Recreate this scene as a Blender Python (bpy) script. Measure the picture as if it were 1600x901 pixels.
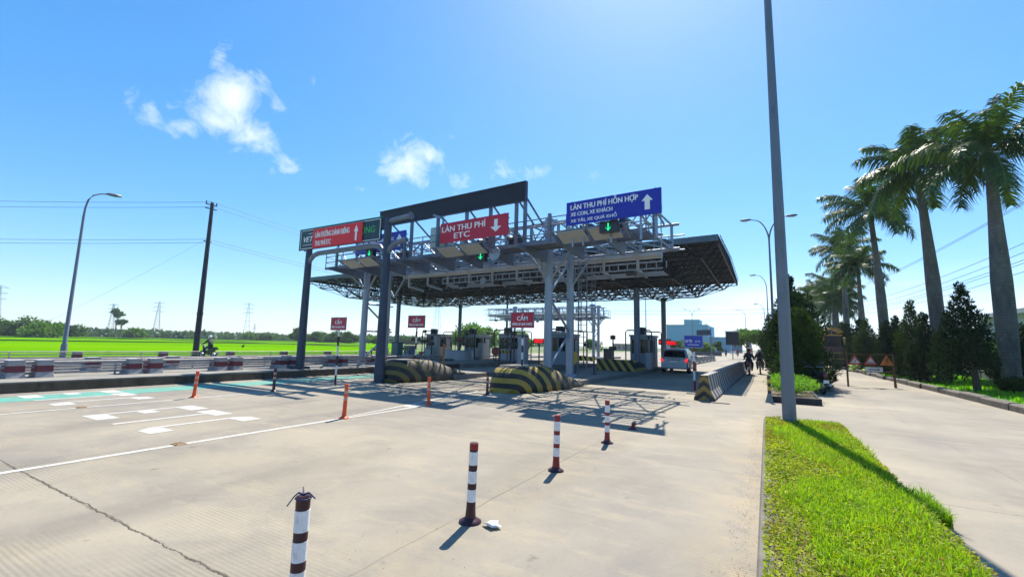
import bpy, bmesh, math, random
import numpy as np
from mathutils import Vector, Matrix
random.seed(7); RNG = np.random.default_rng(7)
for o in list(bpy.data.objects): bpy.data.objects.remove(o)
SC = bpy.context.scene; COL = SC.collection
PI = math.pi; R = math.radians
# ------------------------------------------------------------------ camera
cam = bpy.data.cameras.new('camera'); camo = bpy.data.objects.new('camera', cam); COL.objects.link(camo)
cam.sensor_width = 36; cam.lens = 690/1600*36; cam.clip_start = .05; cam.clip_end = 6000
camo.matrix_world = Matrix(((0.86796792, 0.04091168, 0.49493225, 0), (0.49602333, -0.12026696, -0.85993995, 0),
                            (0.02434241, 0.99189823, -0.12468102, 1.65), (0, 0, 0, 1)))
SC.camera = camo
SC.render.resolution_x = 1024; SC.render.resolution_y = 576
# ------------------------------------------------------------------ colour management
SC.view_settings.view_transform = 'Standard'; SC.view_settings.look = 'None'
SC.view_settings.exposure = 1.06; SC.view_settings.gamma = 1
# ------------------------------------------------------------------ sun and sky
SUN_EL = R(53); SUN_AZ = R(10.7)          # azimuth counted from +Y towards -X
sd = Vector((-math.sin(SUN_AZ)*math.cos(SUN_EL), math.cos(SUN_AZ)*math.cos(SUN_EL), math.sin(SUN_EL)))
sl = bpy.data.lights.new('sun', 'SUN'); sl.energy = 4.4; sl.angle = R(.5); sl.color = (1, .93, .80)
so = bpy.data.objects.new('sun', sl); COL.objects.link(so)
so.rotation_euler = sd.to_track_quat('Z', 'Y').to_euler(); so.location = (0, 0, 60)
W = bpy.data.worlds.new('World'); SC.world = W; W.use_nodes = True
nt = W.node_tree; nt.nodes.clear(); L = nt.links.new
def N(t, **k):
    n = nt.nodes.new(t)
    for a, b in k.items(): setattr(n, a, b)
    return n
sky = N('ShaderNodeTexSky', sky_type='NISHITA', sun_disc=False, sun_elevation=SUN_EL, sun_rotation=-SUN_AZ,
        air_density=1.0, dust_density=0.35, ozone_density=2.0, altitude=0)
hs = N('ShaderNodeHueSaturation'); hs.inputs['Saturation'].default_value = 1.44; hs.inputs['Hue'].default_value = .499
hs.inputs['Value'].default_value = 1.0
tint = N('ShaderNodeMixRGB', blend_type='MULTIPLY'); tint.inputs[0].default_value = 1; tint.inputs[2].default_value = (.84, .98, 1.18, 1)
L(sky.outputs[0], tint.inputs[1]); gam = N('ShaderNodeGamma'); gam.inputs[1].default_value = .68; L(tint.outputs[0], gam.inputs[0]); L(gam.outputs[0], hs.inputs['Color'])
geo = N('ShaderNodeTexCoord')
def mth(op, a, b=None, c=None):
    n = N('ShaderNodeMath', operation=op)
    for i, v in enumerate((a, b, c)):
        if v is None: continue
        if isinstance(v, (int, float)): n.inputs[i].default_value = v
        else: L(v, n.inputs[i])
    return n.outputs[0]
def vmth(op, a, b):
    n = N('ShaderNodeVectorMath', operation=op)
    for i, v in enumerate((a, b)):
        if isinstance(v, (tuple, Vector)): n.inputs[i].default_value = v
        else: L(v, n.inputs[i])
    return n
CM = camo.matrix_world.to_3x3()
noz = N('ShaderNodeTexNoise'); noz.inputs['Scale'].default_value = 15; noz.inputs['Detail'].default_value = 9; noz.inputs['Roughness'].default_value = .66
noz.inputs['Distortion'].default_value = .5
L(geo.outputs['Generated'], noz.inputs['Vector'])
noz2 = N('ShaderNodeTexNoise'); noz2.inputs['Scale'].default_value = 3.5; noz2.inputs['Detail'].default_value = 7
mp = N('ShaderNodeMapping'); mp.inputs['Scale'].default_value = (1, 1, 3.5); L(geo.outputs['Generated'], mp.inputs['Vector']); L(mp.outputs[0], noz2.inputs['Vector'])
# clouds in the sky: bearing (degrees left of +Y), elevation, half widths, tilt, density
clouds = [(64, 25.2, 3.6, 4.6, -20, 1.0), (65.6, 22.6, 4.6, 2.2, 25, .85), (62.2, 22.2, 3.6, 2.6, -10, .85), (65.9, 28.6, 1.3, 2.6, -25, .62), (59.6, 25.6, 2.6, 2.0, 20, .55), (58.7, 19.8, 2.6, 1.5, 10, .62),
          (44.0, 21.6, 4.2, 3.4, 10, 1.05), (46.5, 21.8, 3.0, 2.8, 0, .85), (41.4, 23.0, 2.0, 2.0, 0, .8), (49.6, 18.3, 1.6, .8, 0, .5), (37.4, 20.6, 2.4, 1.9, 0, .62), (31, 21.9, 3.6, 1.7, 6, .80), (26.5, 22.0, 4.6, 1.9, 6, .74), (20, 21.2, 5, 1.5, 4, .42), (49, 24.5, 5, 1.2, 20, .34), (15, 13, 9, 1.6, 2, .55), (71, 22.3, 2.8, 2.0, 0, .62), (56, 29.0, 2.4, 1.4, 0, .32), (38.6, 25.5, 1.2, 1.6, 0, .3)]
tot = None
for az, el, a, b, tl, dn in clouds:
    az, el, tl = R(az), R(el), R(tl)
    d = Vector((-math.sin(az)*math.cos(el), math.cos(az)*math.cos(el), math.sin(el)))
    rt = Vector((math.cos(az), math.sin(az), 0)); up = rt.cross(d)
    r2 = rt*math.cos(tl)+up*math.sin(tl); u2 = up*math.cos(tl)-rt*math.sin(tl)
    u = vmth('DOT_PRODUCT', geo.outputs['Generated'], r2/math.radians(a)).outputs['Value']
    v = vmth('DOT_PRODUCT', geo.outputs['Generated'], u2/math.radians(b)).outputs['Value']
    w = vmth('DOT_PRODUCT', geo.outputs['Generated'], d).outputs['Value']
    q = mth('ADD', mth('MULTIPLY', u, u), mth('MULTIPLY', v, v))
    q = mth('ADD', q, mth('MULTIPLY', mth('LESS_THAN', w, 0), 50))
    m = mth('MULTIPLY', mth('MAXIMUM', mth('SUBTRACT', 1.35, mth('POWER', q, .5)), 0), dn)
    tot = m if tot is None else mth('MAXIMUM', tot, m)
den = mth('MULTIPLY', mth('MAXIMUM', mth('SUBTRACT', mth('ADD', mth('MULTIPLY', tot, .62), mth('MULTIPLY', noz.outputs[0], 1.7)), 1.16), 0), 1.35)
den = mth('MULTIPLY', den, mth('MINIMUM', mth('MULTIPLY', tot, 3), 1))
# low haze cloud bank above the horizon
sep = N('ShaderNodeSeparateXYZ'); L(geo.outputs['Generated'], sep.inputs[0])
z = sep.outputs['Z']
band = mth('MAXIMUM', mth('SUBTRACT', 1, mth('MULTIPLY', mth('ABSOLUTE', mth('SUBTRACT', z, .075)), 13)), 0)
side = mth('MINIMUM', mth('MAXIMUM', mth('ADD', mth('MULTIPLY', sep.outputs['X'], 1.6), 1.0), 0), 1)
lowc = mth('MULTIPLY', mth('MULTIPLY', band, side), mth('MAXIMUM', mth('MULTIPLY', mth('SUBTRACT', noz2.outputs[0], .42), 5), 0))
den = mth('MINIMUM', mth('ADD', den, mth('MULTIPLY', lowc, .85)), .86)
mixc = N('ShaderNodeMixRGB'); L(den, mixc.inputs[0]); L(hs.outputs[0], mixc.inputs[1]); mixc.inputs[2].default_value = (3.7, 4.0, 4.3, 1)
bg = N('ShaderNodeBackground'); bg.inputs['Strength'].default_value = .150
wo = N('ShaderNodeOutputWorld'); L(mixc.outputs[0], bg.inputs[0]); L(bg.outputs[0], wo.inputs[0])

# ------------------------------------------------------------------ materials
def lin(c): return tuple((x/255/12.92 if x/255 <= .04045 else ((x/255+.055)/1.055)**2.4) for x in c)+(1,)
MC = {}
class NB:                                     # small node builder
    def __init__(s, name):
        s.m = bpy.data.materials.new(name); s.m.use_nodes = True; s.t = s.m.node_tree; s.t.nodes.clear()
        s.out = s.n('ShaderNodeOutputMaterial'); s.b = s.n('ShaderNodeBsdfPrincipled'); s.l(s.b.outputs[0], s.out.inputs[0])
    def n(s, t, **k):
        n = s.t.nodes.new(t)
        for a, b in k.items(): setattr(n, a, b)
        return n
    def l(s, a, b): s.t.links.new(a, b)
    def m(s, op, a, b=None, c=None, clamp=False):
        n = s.n('ShaderNodeMath', operation=op); n.use_clamp = clamp
        for i, v in enumerate((a, b, c)):
            if v is None: continue
            if isinstance(v, (int, float)): n.inputs[i].default_value = v
            else: s.l(v, n.inputs[i])
        return n.outputs[0]
    def noise(s, vec, sc, det=5, ro=.55, scale3=None, dist=0):
        n = s.n('ShaderNodeTexNoise'); n.inputs['Scale'].default_value = sc; n.inputs['Detail'].default_value = det
        n.inputs['Roughness'].default_value = ro; n.inputs['Distortion'].default_value = dist
        if scale3:
            mm = s.n('ShaderNodeMapping'); mm.inputs['Scale'].default_value = scale3; s.l(vec, mm.inputs[0]); vec = mm.outputs[0]
        s.l(vec, n.inputs['Vector']); return n.outputs[0]
    def mix(s, f, a, b, mode='MIX'):
        n = s.n('ShaderNodeMixRGB', blend_type=mode)
        for i, v in enumerate((f, a, b)):
            if isinstance(v, (int, float)): n.inputs[i].default_value = v
            elif isinstance(v, tuple): n.inputs[i].default_value = v
            else: s.l(v, n.inputs[i])
        return n.outputs[0]
    def rng(s, v, a, b, c=0, d=1):
        n = s.n('ShaderNodeMapRange'); n.clamp = True; s.l(v, n.inputs[0])
        for i, x in enumerate((a, b, c, d)): n.inputs[i+1].default_value = x
        return n.outputs[0]
    def bump(s, h, st, dist=.01):
        n = s.n('ShaderNodeBump'); n.inputs['Strength'].default_value = st; n.inputs['Distance'].default_value = dist
        s.l(h, n.inputs['Height']); s.l(n.outputs[0], s.b.inputs['Normal'])
    def pos(s): return s.n('ShaderNodeNewGeometry').outputs['Position']
    def obj(s): return s.n('ShaderNodeTexCoord').outputs['Object']
    def set(s, **k):
        for a, b in k.items(): s.b.inputs[a.replace('_', ' ')].default_value = b
def mat(name, rgb, rough=.6, metal=0, var=.25, vs=3., bump=0., spec=.5, dirt=None, coat=0, streak=False):
    if name in MC: return MC[name]
    b = NB(name); p = b.obj(); c = lin(rgb) if max(rgb) > 1 else tuple(rgb)+(1,)
    n1 = b.noise(p, vs, 8, .65, (1, 1, .25) if streak else None); n2 = b.noise(p, vs*9, 4)
    f = b.m('ADD', b.m('MULTIPLY', n1, .7), b.m('MULTIPLY', n2, .3)); f = b.rng(f, .3, .7)
    dk = tuple(x*(1-var) for x in c[:3])+(1,); lt = tuple(min(1, x*(1+var*.6)) for x in c[:3])+(1,)
    col = b.mix(f, dk, lt)
    if dirt:
        g = b.rng(b.noise(p, vs*1.7, 9, .7, (1, 1, .35)), .52, .72); col = b.mix(b.m('MULTIPLY', g, dirt[1]), col, lin(dirt[0]))
    b.l(col, b.b.inputs['Base Color']); b.set(Roughness=rough, Metallic=metal)
    if not coat: b.l(b.rng(n2, .2, .8, max(0, rough-.12), min(1, rough+.12)), b.b.inputs['Roughness'])
    b.b.inputs['Specular IOR Level'].default_value = spec
    if coat: b.b.inputs['Coat Weight'].default_value = coat
    if bump: b.bump(n2, bump)
    MC[name] = b.m_; return b.m_
NB.m_ = property(lambda s: s.t and s.mm)
def _mm(s): return s._mat
# keep the material reachable separately from the math helper
_old = NB.__init__
def _init(s, name):
    s._mat = bpy.data.materials.new(name); s._mat.use_nodes = True; s.t = s._mat.node_tree; s.t.nodes.clear()
    s.out = s.n('ShaderNodeOutputMaterial'); s.b = s.n('ShaderNodeBsdfPrincipled'); s.l(s.b.outputs[0], s.out.inputs[0])
NB.__init__ = _init; NB.m_ = property(_mm)
def emis(name, rgb, st):
    b = NB(name); c = lin(rgb); b.set(Base_Color=(0.01, .01, .01, 1), Emission_Color=c, Emission_Strength=st); return b.m_
def leafmat(name, a, b_, sc=1.2, tr=.35, rough=.6, spec=.25):
    b = NB(name); p = b.pos(); n = b.noise(p, sc, 3); n2 = b.noise(p, sc*7, 2)
    f = b.rng(b.m('ADD', b.m('MULTIPLY', n, .5), b.m('MULTIPLY', n2, .5)), .35, .65)
    col = b.mix(f, tuple(a)+(1,), tuple(b_)+(1,)); b.l(col, b.b.inputs['Base Color']); b.set(Roughness=rough)
    b.b.inputs['Specular IOR Level'].default_value = spec
    t = b.n('ShaderNodeBsdfTranslucent'); cc = b.mix(1.0, col, (1.3, 1.5, .5, 1), 'MULTIPLY'); b.l(cc, t.inputs[0])
    mx = b.n('ShaderNodeMixShader'); mx.inputs[0].default_value = tr; b.l(b.b.outputs[0], mx.inputs[1]); b.l(t.outputs[0], mx.inputs[2]); b.l(mx.outputs[0], b.out.inputs[0])
    return b.m_
# concrete pavement
def road_mat(name, base, far=False):
    b = NB(name); p = b.pos()
    big = b.noise(p, .16, 6, .6); mid = b.noise(p, .9, 8, .65, (1, .35, 1)); fine = b.noise(p, 26, 4, .7); grit = b.noise(p, 160, 3, .7)
    c0 = tuple(base)+(1,); c1 = (base[0]*.66, base[1]*.70, base[2]*.82, 1); c2 = tuple(min(.9, x*1.14) for x in base)+(1,)
    col = b.mix(b.rng(big, .38, .62), c1, c2); col = b.mix(b.m('MULTIPLY', b.rng(mid, .35, .65), .5), col, c0)
    sx = b.n('ShaderNodeSeparateXYZ'); b.l(p, sx.inputs[0]); X, Y = sx.outputs[0], sx.outputs[1]
    wob = b.m('MULTIPLY', b.m('SUBTRACT', b.noise(p, 2.2, 6, .7), .5), .14)
    # tyre darkened wheel tracks along the lanes
    tr = b.m('SINE', b.m('MULTIPLY', b.m('ADD', X, b.m('MULTIPLY', b.noise(p, .25, 3), 1.2)), 2*PI/2.75))
    tm = b.m('MULTIPLY', b.rng(tr, .1, 1), b.rng(b.noise(p, .22, 4, .6, (2.2, .5, 1)), .42, .66))
    col = b.mix(b.m('MULTIPLY', tm, .7), col, (base[0]*.5, base[1]*.52, base[2]*.60, 1))
    # slab joints across (every 5 m) and along the road
    def joint(C, per, off, w, wo=None):
        q = b.m('ADD', C, off)
        if wo is not None: q = b.m('ADD', q, wo)
        q = b.m('FRACT', b.m('DIVIDE', q, per)); q = b.m('ABSOLUTE', b.m('SUBTRACT', q, .5))
        return b.m('MULTIPLY', b.m('LESS_THAN', q, w/per), 1)
    fade = b.rng(b.noise(p, .6, 4), .40, .60, .15, 1)
    j1 = b.m('MULTIPLY', joint(Y, 5.0, -1.89+2.5+5*40, .011, wob if not far else None), fade)
    j2 = b.m('MULTIPLY', joint(X, 5.45, 2.62+2.725+5.45*40, .008, b.m('MULTIPLY', wob, .5)), fade)
    near = b.m('LESS_THAN', b.m('ABSOLUTE', b.m('ADD', b.m('SUBTRACT', Y, 1.89), b.m('MULTIPLY', b.m('SUBTRACT', b.noise(p, 3.2, 9, .8), .5), .16))), b.rng(b.noise(p, 1.3, 5, .7), .35, .65, .003, .014))
    near = b.m('MULTIPLY', near, b.m('LESS_THAN', X, -2.9))
    jj = b.m('MAXIMUM', b.m('MULTIPLY', b.m('MAXIMUM', j1, j2), .6), b.m('MULTIPLY', near, .95), clamp=True)
    st = b.rng(b.noise(p, .55, 9, .72, (1, 1, 1), .6), .47, .64); col = b.mix(b.m('MULTIPLY', st, .42), col, (base[0]*.52, base[1]*.56, base[2]*.66, 1))
    pt = b.rng(b.noise(p, 1.7, 9, .75, (.5, 1.6, 1)), .52, .62); col = b.mix(b.m('MULTIPLY', pt, .30), col, (base[0]*1.35, base[1]*1.28, base[2]*1.12, 1))
    oil = b.rng(b.noise(p, 2.6, 5, .6), .66, .74); col = b.mix(b.m('MULTIPLY', oil, .55), col, (.07, .065, .06, 1))
    spk = b.rng(fine, .57, .70); col = b.mix(b.m('MULTIPLY', spk, .30), col, (base[0]*.45, base[1]*.42, base[2]*.38, 1))
    pit = b.rng(grit, .62, .72); col = b.mix(b.m('MULTIPLY', pit, .35), col, (base[0]*.4, base[1]*.4, base[2]*.4, 1))
    lt = b.rng(b.noise(p, 5, 8, .75), .58, .75); col = b.mix(b.m('MULTIPLY', lt, .3), col, (base[0]*1.3, base[1]*1.27, base[2]*1.2, 1))
    # sandy drift by the kerb and the posts
    sandx = b.m('MAXIMUM', b.rng(b.m('ABSOLUTE', b.m('ADD', X, .30)), .5, 0), b.m('MULTIPLY', b.rng(b.m('ABSOLUTE', b.m('ADD', X, 2.45)), .7, 0), .7))
    sm = b.m('MULTIPLY', sandx, b.rng(b.noise(p, 2.4, 7, .7), .40, .62)); col = b.mix(b.m('MULTIPLY', sm, .75), col, (.33, .27, .18, 1))
    wv = b.n('ShaderNodeTexWave'); wv.bands_direction = 'Y'; wv.inputs['Scale'].default_value = 8; wv.inputs['Distortion'].default_value = .9
    wv.inputs['Detail'].default_value = 2; b.l(p, wv.inputs[0])
    rib = b.m('MULTIPLY', wv.outputs[0], b.rng(b.noise(p, .45, 3), .44, .58))
    col = b.mix(b.m('MULTIPLY', rib, .34), col, (base[0]*.48, base[1]*.47, base[2]*.45, 1))
    col = b.mix(jj, col, (.055, .045, .03, 1)); b.l(col, b.b.inputs['Base Color']); b.set(Roughness=.82); b.b.inputs['Specular IOR Level'].default_value = .35
    h = b.m('ADD', b.m('MULTIPLY', rib, .22), b.m('ADD', b.m('MULTIPLY', fine, .6), b.m('MULTIPLY', grit, .5))); h = b.m('SUBTRACT', h, b.m('MULTIPLY', jj, 2))
    b.bump(h, .38, .012); return b.m_
M_road = road_mat('pavement_concrete', (.282, .245, .186))
M_kerb = mat('kerb_concrete', (.125, .115, .10), .9, 0, .45, 2.5, .5, dirt=((60, 58, 40), .55))
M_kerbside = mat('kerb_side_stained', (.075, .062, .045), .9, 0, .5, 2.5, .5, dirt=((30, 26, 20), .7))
M_conc = mat('plain_concrete', (.25, .235, .205), .88, 0, .35, 1.5, .5, dirt=((90, 86, 70), .5))
M_galv = mat('galvanised_steel', (.27, .32, .40), .42, .4, .22, 3, .05, dirt=((110, 100, 90), .35), streak=True)
M_galvp = mat('painted_grey_steel', (.15, .18, .24), .5, .15, .3, 2, .05, dirt=((70, 60, 50), .4), streak=True)
M_dark = mat('dark_grey_steel', (.04, .055, .09), .5, .2, .3, 2, .05)
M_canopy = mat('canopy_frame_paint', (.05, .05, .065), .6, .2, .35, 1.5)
M_fascia = mat('weathered_green_blue_fascia', (.10, .145, .18), .6, .1, .4, 1.4, .1, dirt=((80, 70, 60), .6))
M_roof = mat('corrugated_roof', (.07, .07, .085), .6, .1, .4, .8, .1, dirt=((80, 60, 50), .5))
M_black = mat('black_rubber', (.018, .018, .020), .6, 0, .3, 8)
M_blackp = mat('black_paint', (.02, .022, .03), .35, 0, .3, 4)
M_white = mat('white_paint', (.72, .72, .70), .5, 0, .14, 4, 0, dirt=((150, 140, 120), .4))
M_yel = mat('yellow_paint', (.55, .36, .03), .5, 0, .3, 5, .1, dirt=((70, 55, 30), .6))
M_maroon = mat('maroon_plastic', (.040, .005, .011), .42, 0, .25, 6, dirt=((60, 30, 30), .4))
M_red = mat('red_plastic', (.24, .008, .018), .4, 0, .2, 6)
M_orange = mat('orange_plastic', (.72, .075, .012), .42, 0, .2, 6, dirt=((110, 50, 30), .4))
M_refl = mat('white_reflective_band', (.78, .76, .76), .45, 0, .18, 14, dirt=((120, 105, 100), .5))
M_signred = mat('sign_red', (.50, .006, .035), .38, 0, .10, 1.5)
M_signred2 = mat('banner_red', (.78, .010, .02), .45, 0, .08, 1.5)
M_signblue = mat('sign_blue', (.010, .018, .38), .38, 0, .12, 1.5)
M_signgreen = mat('sign_dark_green', (.006, .035, .05), .4, 0, .15, 1.5)
M_signback = mat('sign_back_dark', (.010, .009, .022), .6, 0, .2, 1.2)
M_letter = mat('white_lettering', (.85, .85, .85), .45, 0, .06, 5)
M_lgreen = mat('green_lettering', (.05, .42, .10), .45, 0, .08, 5)
M_teal = mat('green_edge', (.01, .30, .20), .4, 0, .15, 3)
M_panel = mat('beige_panel', (.34, .345, .35), .6, 0, .12, 2)
M_cab = mat('pale_green_cabinet', (.42, .52, .48), .5, .1, .15, 3)
M_booth = mat('booth_pale_blue', (.22, .29, .36), .5, 0, .15, 2, dirt=((90, 90, 90), .4))
M_booth2 = mat('booth_white', (.38, .41, .44), .5, 0, .15, 2, dirt=((90, 90, 90), .4))
M_soil = mat('soil', (.13, .10, .06), .95, 0, .4, 6, .6)
M_signgrey = mat('mast_grey_paint', (.17, .19, .23), .45, .3, .25, 1.5, .05, dirt=((60, 62, 66), .5), streak=True)
E_green = emis('green_signal_light', (20, 255, 150), .8)
E_redled = emis('red_led', (255, 20, 30), .7)
E_tail = emis('tail_light_glow', (255, 40, 40), .6)
def glassmat():
    b = NB('tinted_glass'); b.set(Base_Color=(.03, .045, .05, 1), Roughness=.06, Transmission_Weight=.45, IOR=1.3); b.b.inputs['Specular IOR Level'].default_value = .8
    return b.m_
M_glass = glassmat()
M_carglass = mat('car_glass', (.012, .014, .02), .08, 0, .2, 2)
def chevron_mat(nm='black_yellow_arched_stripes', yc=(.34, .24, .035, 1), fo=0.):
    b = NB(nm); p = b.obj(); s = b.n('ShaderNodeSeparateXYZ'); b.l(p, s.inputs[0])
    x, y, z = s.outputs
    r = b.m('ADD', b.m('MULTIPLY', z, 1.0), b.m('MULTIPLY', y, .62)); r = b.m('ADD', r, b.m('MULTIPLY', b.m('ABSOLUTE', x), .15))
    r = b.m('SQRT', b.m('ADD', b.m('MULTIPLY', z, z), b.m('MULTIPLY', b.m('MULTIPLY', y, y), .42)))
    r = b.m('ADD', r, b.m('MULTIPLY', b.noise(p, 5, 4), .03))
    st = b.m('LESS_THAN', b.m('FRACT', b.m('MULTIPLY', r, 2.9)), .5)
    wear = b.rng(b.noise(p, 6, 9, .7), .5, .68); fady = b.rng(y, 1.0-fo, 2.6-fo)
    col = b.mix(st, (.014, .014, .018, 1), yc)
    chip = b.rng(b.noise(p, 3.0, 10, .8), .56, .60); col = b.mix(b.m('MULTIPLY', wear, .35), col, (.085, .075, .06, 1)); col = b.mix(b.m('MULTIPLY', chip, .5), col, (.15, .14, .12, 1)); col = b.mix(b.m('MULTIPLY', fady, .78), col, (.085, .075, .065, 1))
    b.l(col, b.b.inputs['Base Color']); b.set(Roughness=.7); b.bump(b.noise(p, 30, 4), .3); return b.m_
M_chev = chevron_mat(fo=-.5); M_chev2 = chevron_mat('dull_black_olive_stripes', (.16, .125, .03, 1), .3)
def stripe_mat(name, c1, c2, ax, per, slant=(0, 0), wearc=(.2, .19, .17, 1), w=.5, ww=.6):
    b = NB(name); p = b.obj(); s = b.n('ShaderNodeSeparateXYZ'); b.l(p, s.inputs[0]); v = s.outputs[ax]
    if slant[1]: v = b.m('ADD', v, b.m('MULTIPLY', s.outputs[slant[0]], slant[1]))
    st = b.m('LESS_THAN', b.m('FRACT', b.m('ADD', b.m('DIVIDE', v, per), 100)), w)
    col = b.mix(st, tuple(c1)+(1,), tuple(c2)+(1,)); wr = b.rng(b.noise(p, 7, 9, .75), .5, .66)
    col = b.mix(b.m('MULTIPLY', wr, ww), col, wearc); b.l(col, b.b.inputs['Base Color']); b.set(Roughness=.75); b.bump(b.noise(p, 40, 3), .2)
    return b.m_
M_jersey = stripe_mat('barrier_black_white_stripes', (.03, .028, .035), (.36, .34, .33), 1, .72, (2, .12), (.22, .20, .18, 1))
M_boom = stripe_mat('boom_yellow_black_stripes', (.02, .02, .02), (.6, .42, .05), 0, .28, (2, .45), (.2, .15, .05, 1), .5, .2)
M_guard = stripe_mat('guard_wall_yellow_black', (.02, .02, .02), (.34, .26, .05), 0, .5, (2, .7), (.09, .08, .07, 1))
M_blockside = mat('block_grey', (.33, .32, .32), .85, 0, .3, 3, .4, dirt=((110, 100, 95), .5))
M_blockred = mat('block_red_band', (.16, .035, .045), .8, 0, .3, 4, .3)

# ------------------------------------------------------------------ mesh helpers
class MB:
    def __init__(s): s.v = []; s.f = []; s.mi = []; s.cur = 0; s.sm = []
    def add(s, vs, fs, sm=False):
        o = len(s.v); s.v += [tuple(v) for v in vs]
        for f in fs: s.f.append(tuple(i+o for i in f)); s.mi.append(s.cur); s.sm.append(sm)
        return s
    def box(s, x0, x1, y0, y1, z0, z1):
        vs = [(x, y, z) for z in (z0, z1) for y in (y0, y1) for x in (x0, x1)]
        return s.add(vs, [(0, 2, 3, 1), (4, 5, 7, 6), (0, 1, 5, 4), (2, 6, 7, 3), (0, 4, 6, 2), (1, 3, 7, 5)])
    def obox(s, c, sz, rot):                      # box with rotation matrix / euler
        Rm = rot if isinstance(rot, Matrix) else Matrix.Rotation(rot, 3, 'Z')
        hx, hy, hz = sz[0]/2, sz[1]/2, sz[2]/2
        vs = [Vector(c)+Rm @ Vector((x, y, z)) for z in (-hz, hz) for y in (-hy, hy) for x in (-hx, hx)]
        return s.add(vs, [(0, 2, 3, 1), (4, 5, 7, 6), (0, 1, 5, 4), (2, 6, 7, 3), (0, 4, 6, 2), (1, 3, 7, 5)])
    def tube(s, pts, r, n=8, cap=True, sm=True, phase=0.):
        pts = [Vector(p) for p in pts]; rs = r if isinstance(r, (list, tuple)) else [r]*len(pts); rings = []
        for i, p in enumerate(pts):
            d = (pts[min(i+1, len(pts)-1)]-pts[max(i-1, 0)]).normalized()
            a = Vector((0, 0, 1)) if abs(d.z) < .9 else Vector((0, 1, 0))
            u = d.cross(a).normalized(); w = d.cross(u).normalized()
            rings.append([p+(u*math.cos(t)+w*math.sin(t))*rs[i] for t in [phase+2*PI*k/n for k in range(n)]])
        vs = [v for q in rings for v in q]; fs = []
        for i in range(len(pts)-1):
            for k in range(n): fs.append((i*n+k, i*n+(k+1) % n, (i+1)*n+(k+1) % n, (i+1)*n+k))
        s.add(vs, fs, sm and n > 5)
        if cap: s.add(rings[0], [tuple(range(n))[::-1]]); s.add(rings[-1], [tuple(range(n))])
        return s
    def bar(s, a, b, w, h=None):                 # square section strut
        h = h or w; a, b = Vector(a), Vector(b); d = (b-a).normalized(); up = Vector((0, 0, 1)) if abs(d.z) < .95 else Vector((0, 1, 0))
        u = d.cross(up).normalized()*w/2; q = d.cross(u).normalized()*h/2
        vs = [a-u-q, a+u-q, a+u+q, a-u+q, b-u-q, b+u-q, b+u+q, b-u+q]
        return s.add(vs, [(0, 3, 2, 1), (4, 5, 6, 7), (0, 1, 5, 4), (1, 2, 6, 5), (2, 3, 7, 6), (3, 0, 4, 7)])
    def prism(s, poly, ax, a, b):                # poly in the two other axes, extruded along ax from a to b
        def mk(u, v, t): return {0: (t, u, v), 1: (u, t, v), 2: (u, v, t)}[ax]
        n = len(poly); vs = [mk(u, v, a) for u, v in poly]+[mk(u, v, b) for u, v in poly]
        fs = [tuple(range(n))[::-1], tuple(range(n, 2*n))]+[(i, (i+1) % n, n+(i+1) % n, n+i) for i in range(n)]
        return s.add(vs, fs)
    def loft(s, rings, cap=True, sm=False):
        n = len(rings[0]); vs = [v for q in rings for v in q]; fs = []
        for i in range(len(rings)-1):
            for k in range(n): fs.append((i*n+k, i*n+(k+1) % n, (i+1)*n+(k+1) % n, (i+1)*n+k))
        s.add(vs, fs, sm)
        if cap: s.add(rings[0], [tuple(range(n))[::-1]]); s.add(rings[-1], [tuple(range(n))])
        return s
    def sph(s, c, r, n=10, m=7, sc=(1, 1, 1)):
        rings = []
        for i in range(m+1):
            t = PI*i/m; rings.append([(c[0]+r*sc[0]*math.sin(t)*math.cos(2*PI*k/n), c[1]+r*sc[1]*math.sin(t)*math.sin(2*PI*k/n), c[2]-r*sc[2]*math.cos(t)) for k in range(n)])
        return s.loft(rings, False, True)
    def obj(s, name, mats, parent=None, bevel=0, fixn=True):
        me = bpy.data.meshes.new(name); me.from_pydata(s.v, [], s.f)
        mats = mats if isinstance(mats, (list, tuple)) else [mats]
        for m in mats: me.materials.append(m)
        me.polygons.foreach_set('material_index', s.mi); me.polygons.foreach_set('use_smooth', s.sm)
        if fixn:
            bm = bmesh.new(); bm.from_mesh(me); bmesh.ops.recalc_face_normals(bm, faces=bm.faces); bm.to_mesh(me); bm.free()
        me.update(); o = bpy.data.objects.new(name, me); COL.objects.link(o)
        if parent: o.parent = parent
        if bevel:
            b = o.modifiers.new('bevel', 'BEVEL'); b.width = bevel; b.segments = 2; b.limit_method = 'ANGLE'; b.harden_normals = False
        return o
def tag(o, label, cat, group=None):
    o['label'] = label; o['category'] = cat
    if group: o['group'] = group
    return o
def thing(name, label, cat, loc=(0, 0, 0), rz=0, group=None):
    o = bpy.data.objects.new(name, None); COL.objects.link(o); o.location = loc; o.rotation_euler = (0, 0, rz); o.empty_display_size = .2
    return tag(o, label, cat, group)
def struct(mb, name, m, fixn=True):
    o = mb.obj(name, m, fixn=fixn); o['kind'] = 'structure'; return o
def kids(o): return [c for c in COL.objects if c.parent == o]
def dup(o, loc, rz=None, label=None, group=None, parent=None, sc=None):
    c = o.copy(); COL.objects.link(c)
    if parent is None:
        c.location = loc
        if rz is not None: c.rotation_euler = (0, 0, rz)
        if sc: c.scale = (sc, sc, sc) if isinstance(sc, (int, float)) else sc
        if label: c['label'] = label
        if group: c['group'] = group
    else: c.parent = parent
    for ch in kids(o): dup(ch, None, parent=c)
    return c
ORD = ['first', 'second', 'third', 'fourth', 'fifth', 'sixth', 'seventh', 'eighth', 'ninth', 'tenth', 'eleventh', 'twelfth', 'thirteenth', 'fourteenth', 'fifteenth', 'sixteenth', 'seventeenth', 'eighteenth', 'nineteenth', 'twentieth']
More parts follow.
